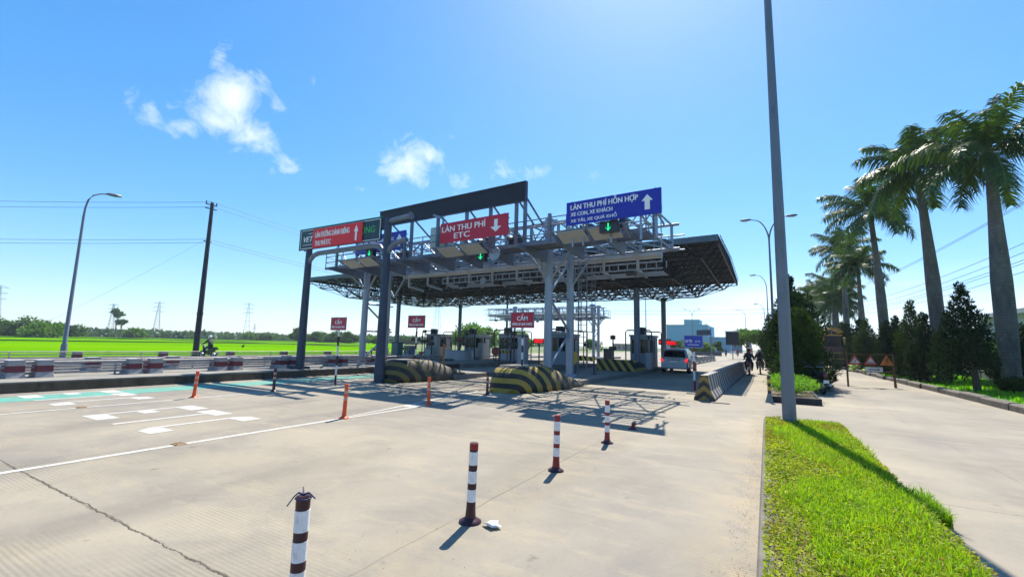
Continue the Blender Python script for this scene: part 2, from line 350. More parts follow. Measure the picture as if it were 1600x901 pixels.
def textmesh(s, x0, x1, z0, z1, y, m, parent, name='lettering', bold=.012, shear=0, th=.006, spacing=1.0, normal=-1):
    cu = bpy.data.curves.new('txt', 'FONT'); cu.body = s; cu.size = 1; cu.offset = .004; cu.extrude = .01; cu.shear = shear; cu.space_character = spacing; cu.resolution_u = 3
    to = bpy.data.objects.new('txt', cu); COL.objects.link(to); bpy.context.view_layer.update()
    me = bpy.data.meshes.new_from_object(to.evaluated_get(bpy.context.evaluated_depsgraph_get())); bpy.data.objects.remove(to)
    n = len(me.vertices); a = np.empty(n*3); me.vertices.foreach_get('co', a); a = a.reshape(-1, 3)
    mn, mx = a.min(0), a.max(0); k = (z1-z0)/(mx[1]-mn[1]); b = np.empty_like(a); bb = bold*k*.9
    b[:, 0] = x0+bb+(a[:, 0]-mn[0])/(mx[0]-mn[0])*(x1-x0-2*bb); b[:, 2] = z0+(a[:, 1]-mn[1])*k; b[:, 1] = y-(a[:, 2]-mn[2])/(mx[2]-mn[2])*th
    fs = [tuple(p.vertices) for p in me.polygons]; mbt = MB()
    for dx, dz, dy in ((-bb, 0, 0), (0, 0, -.0012), (bb, 0, -.0006)) if bold else ((0, 0, 0),): mbt.add((b+np.array([dx, dy, dz])).tolist(), fs)
    bpy.data.meshes.remove(me); return mbt.obj(name, m, parent, fixn=False)
def arrow(x, z, w, h, y, up, m, parent, name='arrow', hd=.42, sw=.36):
    k = 1 if up else -1; zt = z+h/2*k; zn = zt-h*hd*k; zb = z-h/2*k
    P = [(x, zt), (x+w/2, zn), (x+w*sw/2, zn), (x+w*sw/2, zb), (x-w*sw/2, zb), (x-w*sw/2, zn), (x-w/2, zn)]
    return MB().prism(P, 1, y-.006, y).obj(name, m, parent)
def rails(mb, p0, p1, h, n, nr=2, r=.02):
    p0, p1 = Vector(p0), Vector(p1)
    for k in range(1, nr+1): mb.tube([p0+Vector((0, 0, h*k/nr)), p1+Vector((0, 0, h*k/nr))], r, 6)
    for i in range(n+1): q = p0.lerp(p1, i/n); mb.tube([q, q+Vector((0, 0, h))], r, 6)

# ================================================================== SETTING
ground = MB(); ground.box(-3000, 3000, -3000, 3000, -.5, -.09)
gb = NB('wild_ground'); gp = gb.pos(); gcol = gb.mix(gb.rng(gb.noise(gp, .05, 8, .6), .4, .6), (.05, .10, .02, 1), (.12, .15, .045, 1))
gcol = gb.mix(gb.rng(gb.noise(gp, 1.5, 8, .7), .5, .7), gcol, (.17, .15, .09, 1)); gb.l(gcol, gb.b.inputs['Base Color']); gb.set(Roughness=.95); gb.bump(gb.noise(gp, 6, 5), .6, .05)
struct(ground, 'ground', gb.m_)
road = MB(); road.box(-38.4, 6.42, -40, 420, -.4, 0); struct(road, 'road', M_road)
# rice field
fb = NB('rice_field'); fp = fb.pos()
fcol = fb.mix(fb.rng(fb.noise(fp, .03, 6, .6, (1, .4, 1)), .35, .65), (.085, .24, .0, 1), (.13, .31, .001, 1))
fcol = fb.mix(fb.m('MULTIPLY', fb.rng(fb.noise(fp, .35, 8, .7, (1, .3, 1)), .5, .7), .35), fcol, (.07, .18, .006, 1)); fb.l(fcol, fb.b.inputs['Base Color']); fb.set(Roughness=1); fb.b.inputs['Specular IOR Level'].default_value = 0; fb.bump(fb.noise(fp, 5, 5, .7), .7, .08)
f = MB(); f.prism([(-43.5, -300), (-43.5, 52), (-330, 330), (-330, -300)], 2, -.3, .02); struct(f, 'rice_field', fb.m_)
# far dyke paths crossing the field
d = MB()
for x in (-120, -190, -262): d.box(x-1.2, x, -300, -x*.9, -.2, .25)
d.box(-330, -90, 78, 79.5, -.2, .2)
struct(d, 'field_paths', mat('field_bank', (.09, .15, .03), .95, 0, .4, .2, .5))
# verge between opposite road and the field
v = MB(); v.box(-43.5, -38.4, -60, 420, -.3, -.01); struct(v, 'roadside_verge', mat('verge_grass', (.15, .20, .06), .95, 0, .5, .8, .6, dirt=((150, 140, 110), .7)))
# median
m = MB(); m.box(-21.5, -17.7, -40, 24, -.1, .30); m.box(-21.3, -17.8, 24, 62, -.1, .26); struct(m, 'median', [M_conc], True)
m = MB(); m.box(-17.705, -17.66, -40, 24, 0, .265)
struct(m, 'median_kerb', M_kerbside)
# painted markings (sheets 4 mm above the road)
M_paint = mat('road_paint_white', (.47, .45, .41), .7, 0, .2, 6, .2, dirt=((138, 128, 112), .95))
M_paintg = mat('road_paint_green', (.10, .31, .24), .7, 0, .3, 3, .2, dirt=((140, 135, 118), .9))
pm = MB()
def sheet(poly, z=.004): pm.add([(x, y, z) for x, y in poly], [tuple(range(len(poly)))])
def strip(x0, x1, y0, y1, z=.004): sheet([(x0, y0), (x1, y0), (x1, y1), (x0, y1)], z)
strip(-7.92, -7.80, -20, 6.5); strip(-13.44, -13.32, -20, 13.0)
sheet([(-7.88, 6.5), (-7.80, 6.5), (-7.76, 9.4), (-7.60, 12.8), (-7.72, 12.8), (-7.88, 9.4)]); sheet([(-7.92, 6.5), (-7.885, 6.5), (-8.22, 9.3), (-8.62, 12.9), (-8.74, 12.9), (-8.34, 9.3)])
sheet([(-8.20, 9.2), (-8.17, 8.7), (-7.885, 8.7), (-7.885, 9.3)])
strip(-17.62, -17.52, -20, 22)
# E T C letters, long along the road
def etc(x, y, k):
    w = .8*k
    strip(x, x+.13, y, y+2.0); strip(x+.13, x+w, y, y+.36); strip(x+.13, x+w, y+1.62, y+2.0); strip(x+.13, x+.55*k, y+.85, y+1.15)
    tx = x+1.05*k; strip(tx, tx+.85*k, y+1.58, y+1.95); strip(tx+.36*k, tx+.50*k, y, y+1.58)
    cx = x+2.35*k; sheet([(cx, y+.25), (cx+.13, y+.40), (cx+.13, y+1.55), (cx, y+1.7)]); sheet([(cx, y+1.7), (cx+.13, y+1.55), (cx+.62, y+1.55), (cx+.62, y+1.93), (cx+.18, y+1.93)])
    sheet([(cx, y+.25), (cx+.18, y), (cx+.62, y), (cx+.62, y+.38), (cx+.13, y+.38)])
etc(-12.04, 3.65, 1.0)
etc(-16.95, 3.8, .95)
o = struct(pm, 'lane_markings', M_paint, False)
pm = MB(); strip(-16.75, -15.55, -20, 3.7, .0036); strip(-16.85, -15.6, 5.9, 16, .0036); strip(-16.75, -15.5, 3.7, 5.9, .0032)
struct(pm, 'green_lane_band', M_paintg, False)

# ------------------------------------------------------------------ near grass verge island with concrete edging
def island(name, x0, x1, y0, y1, h, w, rnd, mk, msoil, soilz):
    k = MB()
    def ring(off, z):
        P = []; a, b, c, d2 = x0+off, x1-off, y0+off, y1-off; r = max(.02, rnd-off)
        for cx, cy, t0 in ((b-r, d2-r, 0), (a+r, d2-r, 90), (a+r, c+r, 180), (b-r, c+r, 270)):
            for j in range(5): t = R(t0+j*22.5); P.append((cx+r*math.cos(t), cy+r*math.sin(t), z))
        return P
    k.loft([ring(0, -.05), ring(0, h-.02), ring(.015, h), ring(w-.01, h), ring(w, h-.01), ring(w, 0)], cap=False)
    o1 = struct(k, name+'_kerb', mk)
    s = MB(); s.add(ring(w-.005, soilz), [tuple(range(20))]); o2 = struct(s, name+'_soil', msoil, False)
    return o1
island('near_verge', -.12, 1.25, -6, 11.25, .20, .11, .10, M_kerb, M_soil, .17)
island('planter', .00, 1.42, 16.75, 75, .20, .11, .12, mat('kerb_black_paint', (.025, .025, .028), .8, 0, .4, 3, .3), M_soil, .17)
# blades and ground cover
def blades(name, n, area, hmin, hmax, w, m, z0, mask=None, lean=.5, label=None, cat='grass', droop=True):
    x = RNG.uniform(area[0], area[1], n); y = area[2]+(area[3]-area[2])*RNG.uniform(0, 1, n)**1.35
    if mask is not None: k = mask(x, y) > RNG.uniform(0, 1, n); x, y = x[k], y[k]
    n = len(x); a = RNG.uniform(0, 2*PI, n); h = RNG.uniform(hmin, hmax, n); ww = w*RNG.uniform(.6, 1.3, n)*(.8+.05*y)
    la = RNG.uniform(0, 2*PI, n); le = h*RNG.uniform(0, lean, n)
    ux, uy = np.cos(a)*ww/2, np.sin(a)*ww/2; lx, ly = np.cos(la)*le, np.sin(la)*le
    V = np.empty((n, 5, 3))
    V[:, 0] = np.c_[x-ux, y-uy, np.full(n, z0)]; V[:, 1] = np.c_[x+ux, y+uy, np.full(n, z0)]
    V[:, 2] = np.c_[x+ux*.8+lx*.35, y+uy*.8+ly*.35, z0+h*.6]; V[:, 3] = np.c_[x-ux*.8+lx*.35, y-uy*.8+ly*.35, z0+h*.6]
    V[:, 4] = np.c_[x+lx, y+ly, z0+h*(1-.35*(le/h))]
    b = np.arange(n)[:, None]*5
    me = bpy.data.meshes.new(name); me.vertices.add(n*5); me.vertices.foreach_set('co', V.ravel())
    loops = np.concatenate([b+np.array([0, 1, 2, 3]), b+np.array([3, 2, 4])], 1).ravel()
    me.loops.add(len(loops)); me.loops.foreach_set('vertex_index', loops.astype(np.int32))
    ls = np.empty(n*2, np.int32); lt = np.empty(n*2, np.int32); ls[0::2] = np.arange(n)*7; ls[1::2] = np.arange(n)*7+4; lt[0::2] = 4; lt[1::2] = 3
    me.polygons.add(n*2); me.polygons.foreach_set('loop_start', ls); me.polygons.foreach_set('loop_total', lt); me.update(calc_edges=True); me.validate()
    me.materials.append(m); o = bpy.data.objects.new(name, me); COL.objects.link(o); o['kind'] = 'stuff'
    tag(o, label, cat); return o
def vnoise(x, y, s, seed=0):
    return .5+.25*(np.sin(x*s*1.3+seed)+np.sin(y*s+seed*2+x*s*.7))*np.cos(x*s*.6-y*s*.8+seed)
M_grass = leafmat('verge_grass_blades', (.15, .28, .010), (.38, .52, .02), 2.5, .42)
M_cover = leafmat('ground_cover_leaves', (.15, .20, .015), (.44, .46, .03), 3.0, .36)
M_coverr = leafmat('reddish_cover_leaves', (.19, .09, .02), (.40, .24, .06), 3.0, .35)
blades('grass_blades', 64000, (.04, 1.18, 1.0, 11.15), .05, .17, .0075, M_grass, .165, lambda x, y: .05+.95*np.clip((vnoise(x, y, 1.9, 1)-.45)*6+.35*(y < 8)-.9*(x < .25), 0, 1), 1.0, 'long bright grass blades in the near verge strip')
def cover(name, n, area, m, z0, hh, sz, mask, label):
    x = RNG.uniform(area[0], area[1], n); y = area[2]+(area[3]-area[2])*RNG.uniform(0, 1, n)**1.25
    k = mask(x, y) > RNG.uniform(0, 1, n); x, y = x[k], y[k]; n = len(x)
    z = z0+hh*RNG.uniform(.1, 1, n)*(.6+.4*vnoise(x, y, 7, 3)); s = sz*RNG.uniform(.6, 1.4, n)*(.8+.05*y)
    d1 = RNG.normal(size=(n, 3)); d1[:, 2] *= .5; d1 /= np.linalg.norm(d1, axis=1)[:, None]; q = RNG.normal(size=(n, 3)); d2 = np.cross(d1, q); d2 /= np.linalg.norm(d2, axis=1)[:, None]
    c = np.c_[x, y, z]; V = np.empty((n, 4, 3)); V[:, 0] = c-d1*s[:, None]; V[:, 1] = c+d2*s[:, None]*.5; V[:, 2] = c+d1*s[:, None]; V[:, 3] = c-d2*s[:, None]*.5
    return quads(name, V, m, label)
def quads(name, V, m, label=None, cat='ground cover', parent=None, kind='stuff'):
    n = len(V); me = bpy.data.meshes.new(name); me.vertices.add(n*4); me.vertices.foreach_set('co', V.ravel())
    me.loops.add(n*4); me.loops.foreach_set('vertex_index', np.arange(n*4, dtype=np.int32)); me.polygons.add(n)
    me.polygons.foreach_set('loop_start', np.arange(n, dtype=np.int32)*4); me.polygons.foreach_set('loop_total', np.full(n, 4, np.int32)); me.update(calc_edges=True); me.validate()
    for mm in (m if isinstance(m, list) else [m]): me.materials.append(mm)
    o = bpy.data.objects.new(name, me); COL.objects.link(o)
    if parent: o.parent = parent
    if kind and not parent: o['kind'] = kind
    if label: tag(o, label, cat)
    return o
cover('ground_cover', 90000, (-.08, 1.24, 1.0, 11.25), M_cover, .17, .10, .014, lambda x, y: np.clip((vnoise(x, y, 3.1, 9)-.30)*5, .5, 1), 'low small-leaved green ground cover in the near verge strip')
blades('edge_grass', 4200, (1.08, 1.29, 2.9, 11.1), .05, .20, .009, M_grass, .12, lambda x, y: np.clip((vnoise(x, y, 2.6, 4)-.5)*5, .02, 1), 1.3, 'grass creeping over the right edge of the near verge')
blades('edge_tuft', 1500, (1.18, 1.46, 5.9, 6.7), .10, .24, .008, M_grass, .02, None, 1.0, 'dark overhanging tuft on the right edge of the near verge')
cover('dry_ground_cover', 34000, (-.09, 1.24, 1.0, 11.25), M_coverr, .18, .095, .012, lambda x, y: np.clip((vnoise(x, y, 2.1, 5)-.45)*3+.25*(y > 8), .03, 1), 'yellowish red dry weeds among the near verge ground cover')
# ================================================================== HIGHWAY LAMP MASTS
def twin_mast(h, top_r, bot_r, arms, label, loc, group, arm=.95, up=.6):
    t = thing('street_lamp', label, 'street lamp', loc, 0, group)
    MB().tube([(0, 0, 0), (0, 0, h-1.6)], [bot_r, top_r], 8, phase=.3).obj('pole', M_signgrey, t)
    MB().box(-.2, .2, -.2, .2, 0, .03).tube([(0, 0, .03), (0, 0, .09)], bot_r*1.25, 8).obj('base_plate', M_signgrey, t)
    for s in arms:
        a = MB(); P = []
        for i in range(9): u = i/8; P.append((s*(arm*u**1.6 if True else 0), 0, h-1.6+(1.6)*math.sin(u*PI/2)*.98))
        P.append((s*(arm+up*.3), 0, h+.02)); a.tube(P, [top_r*.95-(top_r*.5)*i/9 for i in range(10)], 8); a.obj('arm', M_signgrey, t)
        l = MB(); x = s*(arm+up*.3); l.loft([[(x+s*u, w*math.cos(t2), h+.03+z*math.sin(t2)) for t2 in [2*PI*k/8 for k in range(8)]] for u, w, z in ((-.05, .05, .05), (.05, .12, .08), (.4, .15, .09), (.62, .10, .06), (.68, .03, .02))], sm=True)
        lo = l.obj('lamp_head', M_galvp, t); g = MB(); g.box(min(x+s*.12, x+s*.52), max(x+s*.12, x+s*.52), -.1, .1, h-.07, h-.045); g.obj('lens', M_white, lo)
    return t
g = 'lamp masts in the strip right of the road'
twin_mast(11.6, .075, .135, (-1, 1), 'nearest thick grey lamp mast, rising from the grass verge and out of frame', (.35, 10.95, .17), g)
twin_mast(10.9, .06, .11, (-1, 1), 'twin-armed lamp mast rising behind the nearest mast, both lamp heads visible', (.47, 36, .2), g)
tm = twin_mast(10.5, .05, .09, (-1,), 'single-armed lamp mast above the dark hedge, next beyond the twin-armed one', (.3, 61, .2), g)
dup(tm, (-.1, 98, 0), 0, 'second and lower single-armed lamp mast beyond the dark hedge', g)
dup(tm, (-3.9, 113, 0), 0, 'single-armed lamp mast standing over the round green tree', g)
g2 = 'small twin lamp masts along the far central strip'
tw = twin_mast(10.5, .05, .09, (-1, 1), 'twin-armed lamp mast seen between the two tall canopy columns', (-14.5, 77, 0), g2)
for i, (x, y, l) in enumerate(((-14.5, 108, 'twin-armed far lamp mast above the left block of the blue building'), (-16.5, 152, 'twin-armed far lamp mast just right of the blue building tower'), (-17.5, 200, 'small twin-armed lamp mast above the low blue wing'), (-18.5, 255, 'tiny twin-armed lamp mast above the right end of the low blue wing'), (-19, 320, 'tiniest twin-armed lamp mast in the far distance, nearest the green tree'))):
    dup(tw, (x, y, 0), 0, l, g2)
dup(tm, (-15.2, 66, 0), PI, 'single-armed lamp mast seen just left of the right canopy column', g2)

# ================================================================== DELINEATOR POSTS
def post(x, y, m, kind, label, lean=(0, 0), h=.72, base=M_maroon):
    t = thing('delineator_post', label, 'traffic post', (x, y, 0), random.uniform(0, 6), 'flexible lane posts on the pavement')
    t.rotation_euler = (lean[0], lean[1], 0)
    MB().tube([(0, 0, 0), (0, 0, .012), (0, 0, .03), (0, 0, .05)], [.105, .105, .07, .05], 20).obj('base', base, t)
    b = MB(); b.tube([(0, 0, .05), (0, 0, .14), (0, 0, h-.02), (0, 0, h)], [.05, .043, .040, .034], 18); b.obj('tube', m, t)
    if kind == 'bands':
        for z0, z1 in ((h-.20, h-.08), (h-.365, h-.255), (h-.53, h-.42)):
            MB().tube([(0, 0, z0), (0, 0, z1)], .0428, 18).obj('reflective_band', M_refl, t)
        MB().tube([(0, 0, h-.062), (0, 0, h-.004)], .0415, 18).obj('top_band', M_red if y > 2 else M_maroon, t)
    elif kind == 'faded':
        for z0, z1 in ((h-.20, h-.13), (h-.34, h-.27)): MB().tube([(0, 0, z0), (0, 0, z1)], .0425, 18).obj('reflective_band', mat('faded_pink_band', (.6, .3, .22), .6, 0, .3, 12), t)
    return t
pa = post(-2.45, 1.81, M_maroon, 'bands', 'closest maroon and white post, with dark string knotted round its top')
s = MB()
for a, l, dz in ((0.6, .07, -.03), (2.6, .06, .02), (3.8, .09, -.07)):
    s.tube([(.0, 0, .725), (.03*math.cos(a), .03*math.sin(a), .735), (.6*l*math.cos(a), .6*l*math.sin(a), .735+dz*.3), (l*math.cos(a), l*math.sin(a), .73+dz)], [.006, .006, .004, .004], 6)
s.tube([(.044*math.cos(k*.6), .044*math.sin(k*.6), .705+.004*math.sin(k)) for k in range(12)], .006, 6)
tag_o = s.obj('string', mat('dark_blue_string', (.02, .02, .08), .6), pa)
post(-2.46, 3.60, M_maroon, 'bands', 'maroon and white post with a crushed white bag at its base', (R(1), R(2)))
post(-2.49, 5.61, M_red, 'bands', 'red and white post with red cap, third from the camera in the right row', (0, R(1)))
post(-2.45, 7.67, mat('faded_red_plastic', (.26, .015, .025), .45, 0, .25, 6), 'bands', 'red and white post farthest away in the right row', (0, R(.5)))
post(-7.85, 6.62, M_orange, 'faded', 'plain orange post at the middle lane line', (0, R(2)), base=M_orange)
post(-7.83, 9.33, M_orange, 'faded', 'orange post where the white lane lines split in a V', (R(2), 0), base=M_orange)
post(-7.94, 12.35, mat('dull_brown_plastic', (.09, .02, .02), .5), 'faded', 'dull brown post in front of the striped nose with the near gantry leg', (0, 0), base=M_maroon)
post(-13.5, 6.35, M_orange, 'faded', 'leaning orange post at the left lane line', (R(0), R(6)), base=M_orange)
post(-13.42, 8.55, MC['dull_brown_plastic'], 'faded', 'dark brown post in the sign shadow on the left lane line', (0, 0), base=M_maroon)
pt = thing('post_stub', 'broken red post stump lying low behind the right post row', 'post stump', (-2.42, 9.25, 0))
MB().tube([(0, 0, 0), (0, 0, .03)], [.1, .07], 14).obj('base', M_maroon, pt); MB().tube([(0, 0, .03), (.01, 0, .10), (.06, -.02, .12)], [.045, .04, .03], 10).obj('stump', M_red, pt)
# crushed bag at the post foot
bg_ = MB(); rr = []
for i in range(6):
    u = i/5; rr.append([(-2.30+.20*u+.03*math.sin(5*u+k), 3.62+(.07*math.sin(PI*min(.95, max(.08, u))))*math.cos(2*PI*k/9)*(1+.3*math.sin(k*2.1+i)), .02+.022*math.sin(PI*max(.1, min(.9, u)))*(1+math.sin(2*PI*k/9))) for k in range(9)])
bg_.loft(rr, sm=True); bg_.v = [(-2.30+(x+2.30)*.75, y, z*.8) for x, y, z in bg_.v]
tag(bg_.obj('plastic_bag', M_white), 'crushed white plastic bag lying beside a lane post foot', 'plastic bag')
# road studs
for i, (x, y, l) in enumerate(((-7.88, 3.58, 'small brown road stud on the middle lane line'), (-13.4, 4.05, 'small brown road stud on the left lane line'))):
    t = thing('road_stud', l, 'road stud', (x, y, 0), 0, 'road studs on the lane lines')
    MB().loft([[(a*.10, b*.09, 0) for a, b in ((-1, -1), (1, -1), (1, 1), (-1, 1))], [(a*.06, b*.05, .025) for a, b in ((-1, -1), (1, -1), (1, 1), (-1, 1))]]).obj('housing', mat('rusty_brown', (.16, .09, .04), .7, 0, .3, 20), t)
    MB().box(-.05, .05, -.075, -.062, .008, .02).obj('reflector', M_yel, t)
# dead leaves and crumbs
def litter(name, n, xr, yr, sz, m, label):
    V = []
    for i in range(n):
        x, y = random.gauss((xr[0]+xr[1])/2, (xr[1]-xr[0])/3.2), random.uniform(*yr); a = random.uniform(0, PI); s = sz*random.uniform(.5, 1.4)
        dx, dy = math.cos(a)*s, math.sin(a)*s; V.append([(x-dx, y-dy, .006), (x+dy*.4, y-dx*.4, .012), (x+dx, y+dy, .008+random.uniform(0, .012)), (x-dy*.4, y+dx*.4, .010)])
    return quads(name, np.array(V), m, label, 'litter')
litter('dry_litter', 1500, (-.36, -.12), (2.4, 13), .0048, mat('dry_leaf_brown', (.30, .18, .09), .9, 0, .4, 9), 'dry brown leaf crumbs gathered along the verge kerb')
litter('grit', 160, (-3.1, -1.8), (2.2, 12), .006, mat('dark_grit', (.11, .085, .06), .9, 0, .4, 9), 'scattered dark grit around the right post row')
# ================================================================== TOLL ISLANDS
ROT = -.063; C0 = Vector((-8, 17, 0))
def LW(x, y, z=0):                                  # plaza frame to world
    v = Vector((x, y, z))-C0; c, s_ = math.cos(ROT), math.sin(ROT); return Vector((C0.x+c*v.x-s_*v.y, C0.y+s_*v.x+c*v.y, z))
def isl(x0, x1, y0, y1, z1):
    o = MB(); o.box(x0, x1, y0, y1, -.02, z1); return struct(o, 'toll_island', [mat('island_concrete', (.22, .205, .18), .85, 0, .35, 1.2, .4, dirt=((90, 84, 70), .6))])
isl(-9.2, -6.78, 16.8, 52, .2); isl(-14.7, -12.2, 16.2, 54, .2); isl(-26.7, -24.3, 26, 58, .2); isl(-32.2, -29.9, 26, 58, .2)
def nose(x, y0, label, mm=None, L=4.6, hw=1.22, H=.88):
    t = thing('island_nose', label, 'crash cushion', (x, y0, 0), 0, 'striped concrete island noses'); b = MB(); rings = []
    for i in range(25):
        u = i/24; y = L*u; w = hw*(min(1, .34+.66*(u/.55)**.6)); h = H*(.74+.26*math.sin(min(1, u/.16)*PI/2)) if u < .42 else H-(H-.19)*((u-.42)/.58)**1.15
        w2 = w*(.72 if u < .8 else .8); ring = []
        if i == 0: w *= .75; h *= .82; w2 *= .7
        for k, (a, c) in enumerate(((w, 0), (w*.97, h*.3), ((w+w2)/2, h*.7), (w2, h*.94), (w2*.85, h), (-w2*.85, h), (-w2, h*.94), (-(w+w2)/2, h*.7), (-w*.97, h*.3), (-w, 0))): ring.append((a, y, c))
        rings.append(ring)
    b.loft(rings, sm=True); b.obj('nose_body', mm or M_chev, t)
    s = MB(); s.box(-.55, .55, .75, 1.9, H-.02, H+.012); s.obj('top_slab', M_conc, t); return t
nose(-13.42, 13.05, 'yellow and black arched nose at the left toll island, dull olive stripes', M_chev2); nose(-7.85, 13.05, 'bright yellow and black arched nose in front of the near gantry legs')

# ================================================================== GANTRY (plaza frame, origin at the near leg)
GL = (0, 0)
def make_gantry(label, loc, rz):
    t = thing('sign_gantry', label, 'gantry', loc, rz, 'lattice sign gantries over the toll lanes')
    x0, x1 = -12.85, 4.9
    for lx in (0, -12.0):
        for ly in ((.05, 2.15) if lx == 0 else (.05, 1.68)):
            MB().tube([(lx, ly, .18), (lx, ly, 5.75)], [.185, .165], 14).obj('column', M_galv, t)
            MB().box(lx-.32, lx+.32, ly-.32, ly+.32, .18, .24).tube([(lx, ly, .24), (lx, ly, .36)], [.27, .21], 12).obj('base_plate', M_galv, t)
        br = MB()
        for a, b in (((.2, .7), (1.95, 2.1)), ((2.0, 2.3), (.2, 3.6)), ((.2, 3.9), (2.0, 5.5))): br.tube([(lx, a[0], a[1]), (lx, b[0], b[1])], .055, 8)
        for z in (2.2, 3.75): br.tube([(lx, .1, z), (lx, 2.1, z)], .055, 8)
        br.obj('column_bracing', M_galv, t)
        for s in (-1, 1):
            for yy in (.05, 2.15): MB().tube([(lx, yy, 4.3), (lx+s*1.0, yy, 5.62)], .06, 8).obj('knee_brace', M_galv, t)
        MB().tube([(lx, .05, 4.5), (lx, -1.5, 5.55)], .06, 8).obj('knee_brace', M_galv, t)
    tr = MB(); n = 13; xs = [x0+.3+(x1-.6-x0)*i/n for i in range(n+1)]
    for y, z in ((-.35, 5.75), (2.3, 5.75), (-.35, 6.78), (2.3, 6.78)): tr.tube([(x0, y, z), (x1, y, z)], .062, 8)
    for y in (-.35, 2.3):
        for i, x in enumerate(xs):
            tr.bar((x, y, 5.75), (x, y, 6.78), .10)
            if i < n: tr.bar((x, y, 5.75 if i % 2 else 6.78), (xs[i+1], y, 6.78 if i % 2 else 5.75), .055)
    for i, x in enumerate(xs):
        for z in (5.75, 6.78): tr.bar((x, -.35, z), (x, 2.3, z), .06)
        if i < n: tr.bar((x, -.35, 5.75), (xs[i+1], 2.3, 5.75), .05); tr.bar((x, 2.3, 6.78), (xs[i+1], -.35, 6.78), .05)
    tr.obj('truss', M_galv, t)
    ft = MB()
    for y, z in ((-1.0, 5.62), (-1.0, 6.5), (3.3, 5.9), (3.3, 6.55)): ft.tube([(x0, y, z), (x1, y, z)], .035, 6)
    for i in range(27):
        xa, xb = x0+(x1-x0)*i/27, x0+(x1-x0)*(i+1)/27; ft.bar((xa, -1.0, 5.62 if i % 2 else 6.5), (xb, -1.0, 6.5 if i % 2 else 5.62), .035); ft.bar((xa, 3.3, 5.9), (xa, 3.3, 6.55), .04)
        if i % 2: ft.bar((xa, -1.0, 6.5), (xa, -.35, 6.78), .04); ft.bar((xa, 3.3, 6.55), (xa, 2.3, 6.78), .04); ft.bar((xa, -1.0, 5.62), (xa, 2.3, 5.75), .05)
    ft.obj('light_truss', M_galv, t)
    cbl = MB()
    for k in range(4):
        yy = .3+k*.5; cbl.tube([(x0+.6+j*.85, yy+.05*math.sin(j*1.7+k), 5.86+.05*math.sin(j*2.3+k*2)) for j in range(21)], .028, 5)
    cbl.obj('cable_run', M_blackp, t)
    for lx in (0, -12.0):
        for ly in (.05, 2.15):
            cp = MB(); cp.tube([(lx, ly, 5.75), (lx, ly, 7.08)], .2, 12); cp.tube([(lx-.35, ly, 6.95), (lx+.35, ly, 6.95)], .11, 10); cp.obj('column_head', M_galv, t)
    # front catwalk, floor plate and hand rails
    fl = MB(); [fl.box(x0-.1, x1-.1, -1.95+.13*q_, -1.92+.13*q_, 5.52, 5.56) for q_ in range(7)]; [fl.box(x0-.1+.42*q_, x0-.07+.42*q_, -2.0, -1.1, 5.50, 5.53) for q_ in range(43)]; fl.box(-1.0, 1.2, -2.0, -1.1, 5.535, 5.565); fl.box(x0-.1, x1-.1, -2.06, -2.0, 5.46, 5.60); fl.box(x0-.1, x1-.1, -1.1, -1.04, 5.46, 5.60)
    fl.obj('catwalk_floor', M_galvp, t)
    rl = MB(); rails(rl, (x0-.1, -2.02, 5.56), (x1-.1, -2.02, 5.56), .92, 12, 3, .022); rails(rl, (x0-.1, -1.08, 5.56), (x1-.1, -1.08, 5.56), .92, 12, 2, .022)
    rails(rl, (x0-.1, -2.02, 5.56), (x0-.1, -1.08, 5.56), .92, 1, 3, .022); rails(rl, (x1-.1, -2.02, 5.56), (x1-.1, -1.08, 5.56), .92, 1, 3, .022)
    for i in range(7): x = x0+.9+i*2.62; rl.bar((x, -2.05, 5.5), (x, -2.05, 6.62), .11)
    rl.obj('catwalk_railing', M_galvp, t)
    # tapered brackets that carry the catwalk forward
    for x in [x0+1.0+i*1.7 for i in range(10)]:
        MB().prism([(-2.6, 5.36), (-2.5, 5.46), (-.3, 5.66), (-.3, 5.1), (-.55, 5.1)], 0, x-.05, x+.05).obj('bracket', M_galvp, t)
    # beige hood panels above each lane
    for px in (-9.65, -8.45, -3.2, -2.0, 2.45, 3.65):
        q = MB(); a = R(-24); q.obox((px, -2.72, 5.42), (1.02, .66, .03), Matrix.Rotation(a, 3, 'X') @ Matrix.Rotation(R(0), 3, 'Z')); q.obj('hood_panel', M_panel, t)
    for px in (-9.05, -2.6, 3.05):
        hb = MB()
        for dx in (-1.3, 0, 1.3): hb.bar((px+dx, -2.1, 5.45), (px+dx, -3.0, 5.58), .07); hb.bar((px+dx, -3.05, 5.60), (px+dx, -2.35, 5.28), .05)
        hb.tube([(px-1.35, -3.0, 5.60), (px+1.35, -3.0, 5.60)], .03, 6)
        hb.obj('panel_frame', M_galvp, t)
    # rear lower service walk: big light pipe, frames, louvres
    rp = MB(); rp.tube([(x0+.8, 3.0, 5.72), (x1-.9, 3.0, 5.72)], .17, 12)
    for x in [x0+1.2+i*1.62 for i in range(10)]: rp.bar((x, 2.3, 5.75), (x, 3.5, 5.75), .09); rp.bar((x, 3.0, 5.72), (x, 3.0, 5.1), .10); rp.bar((x, 3.0, 5.08), (x, 4.3, 4.95), .12)
    rp.obj('service_pipe', mat('pale_pipe_paint', (.36, .36, .36), .5, .1, .15, 2), t)
    lv = MB()
    for z in (5.42, 5.12): lv.bar((x0+4.0, 3.05, z), (x1-.9, 3.05, z), .06)
    for i in range(31): x = x0+4.0+i*.434; lv.bar((x, 3.05, 5.12), (x, 3.05, 5.42), .04)
    for k in range(4): lv.box(x0+4.0, x1-.95, 3.35+k*.24, 3.47+k*.24, 5.00-k*.015, 5.03-k*.015)
    lv.obj('service_walk', M_galv, t)
    for i in range(5):
        x = x0+5.2+i*2.5; MB().box(x, x+.38, 3.1, 3.42, 4.88, 5.16).obj('camera_box', M_blackp, t)
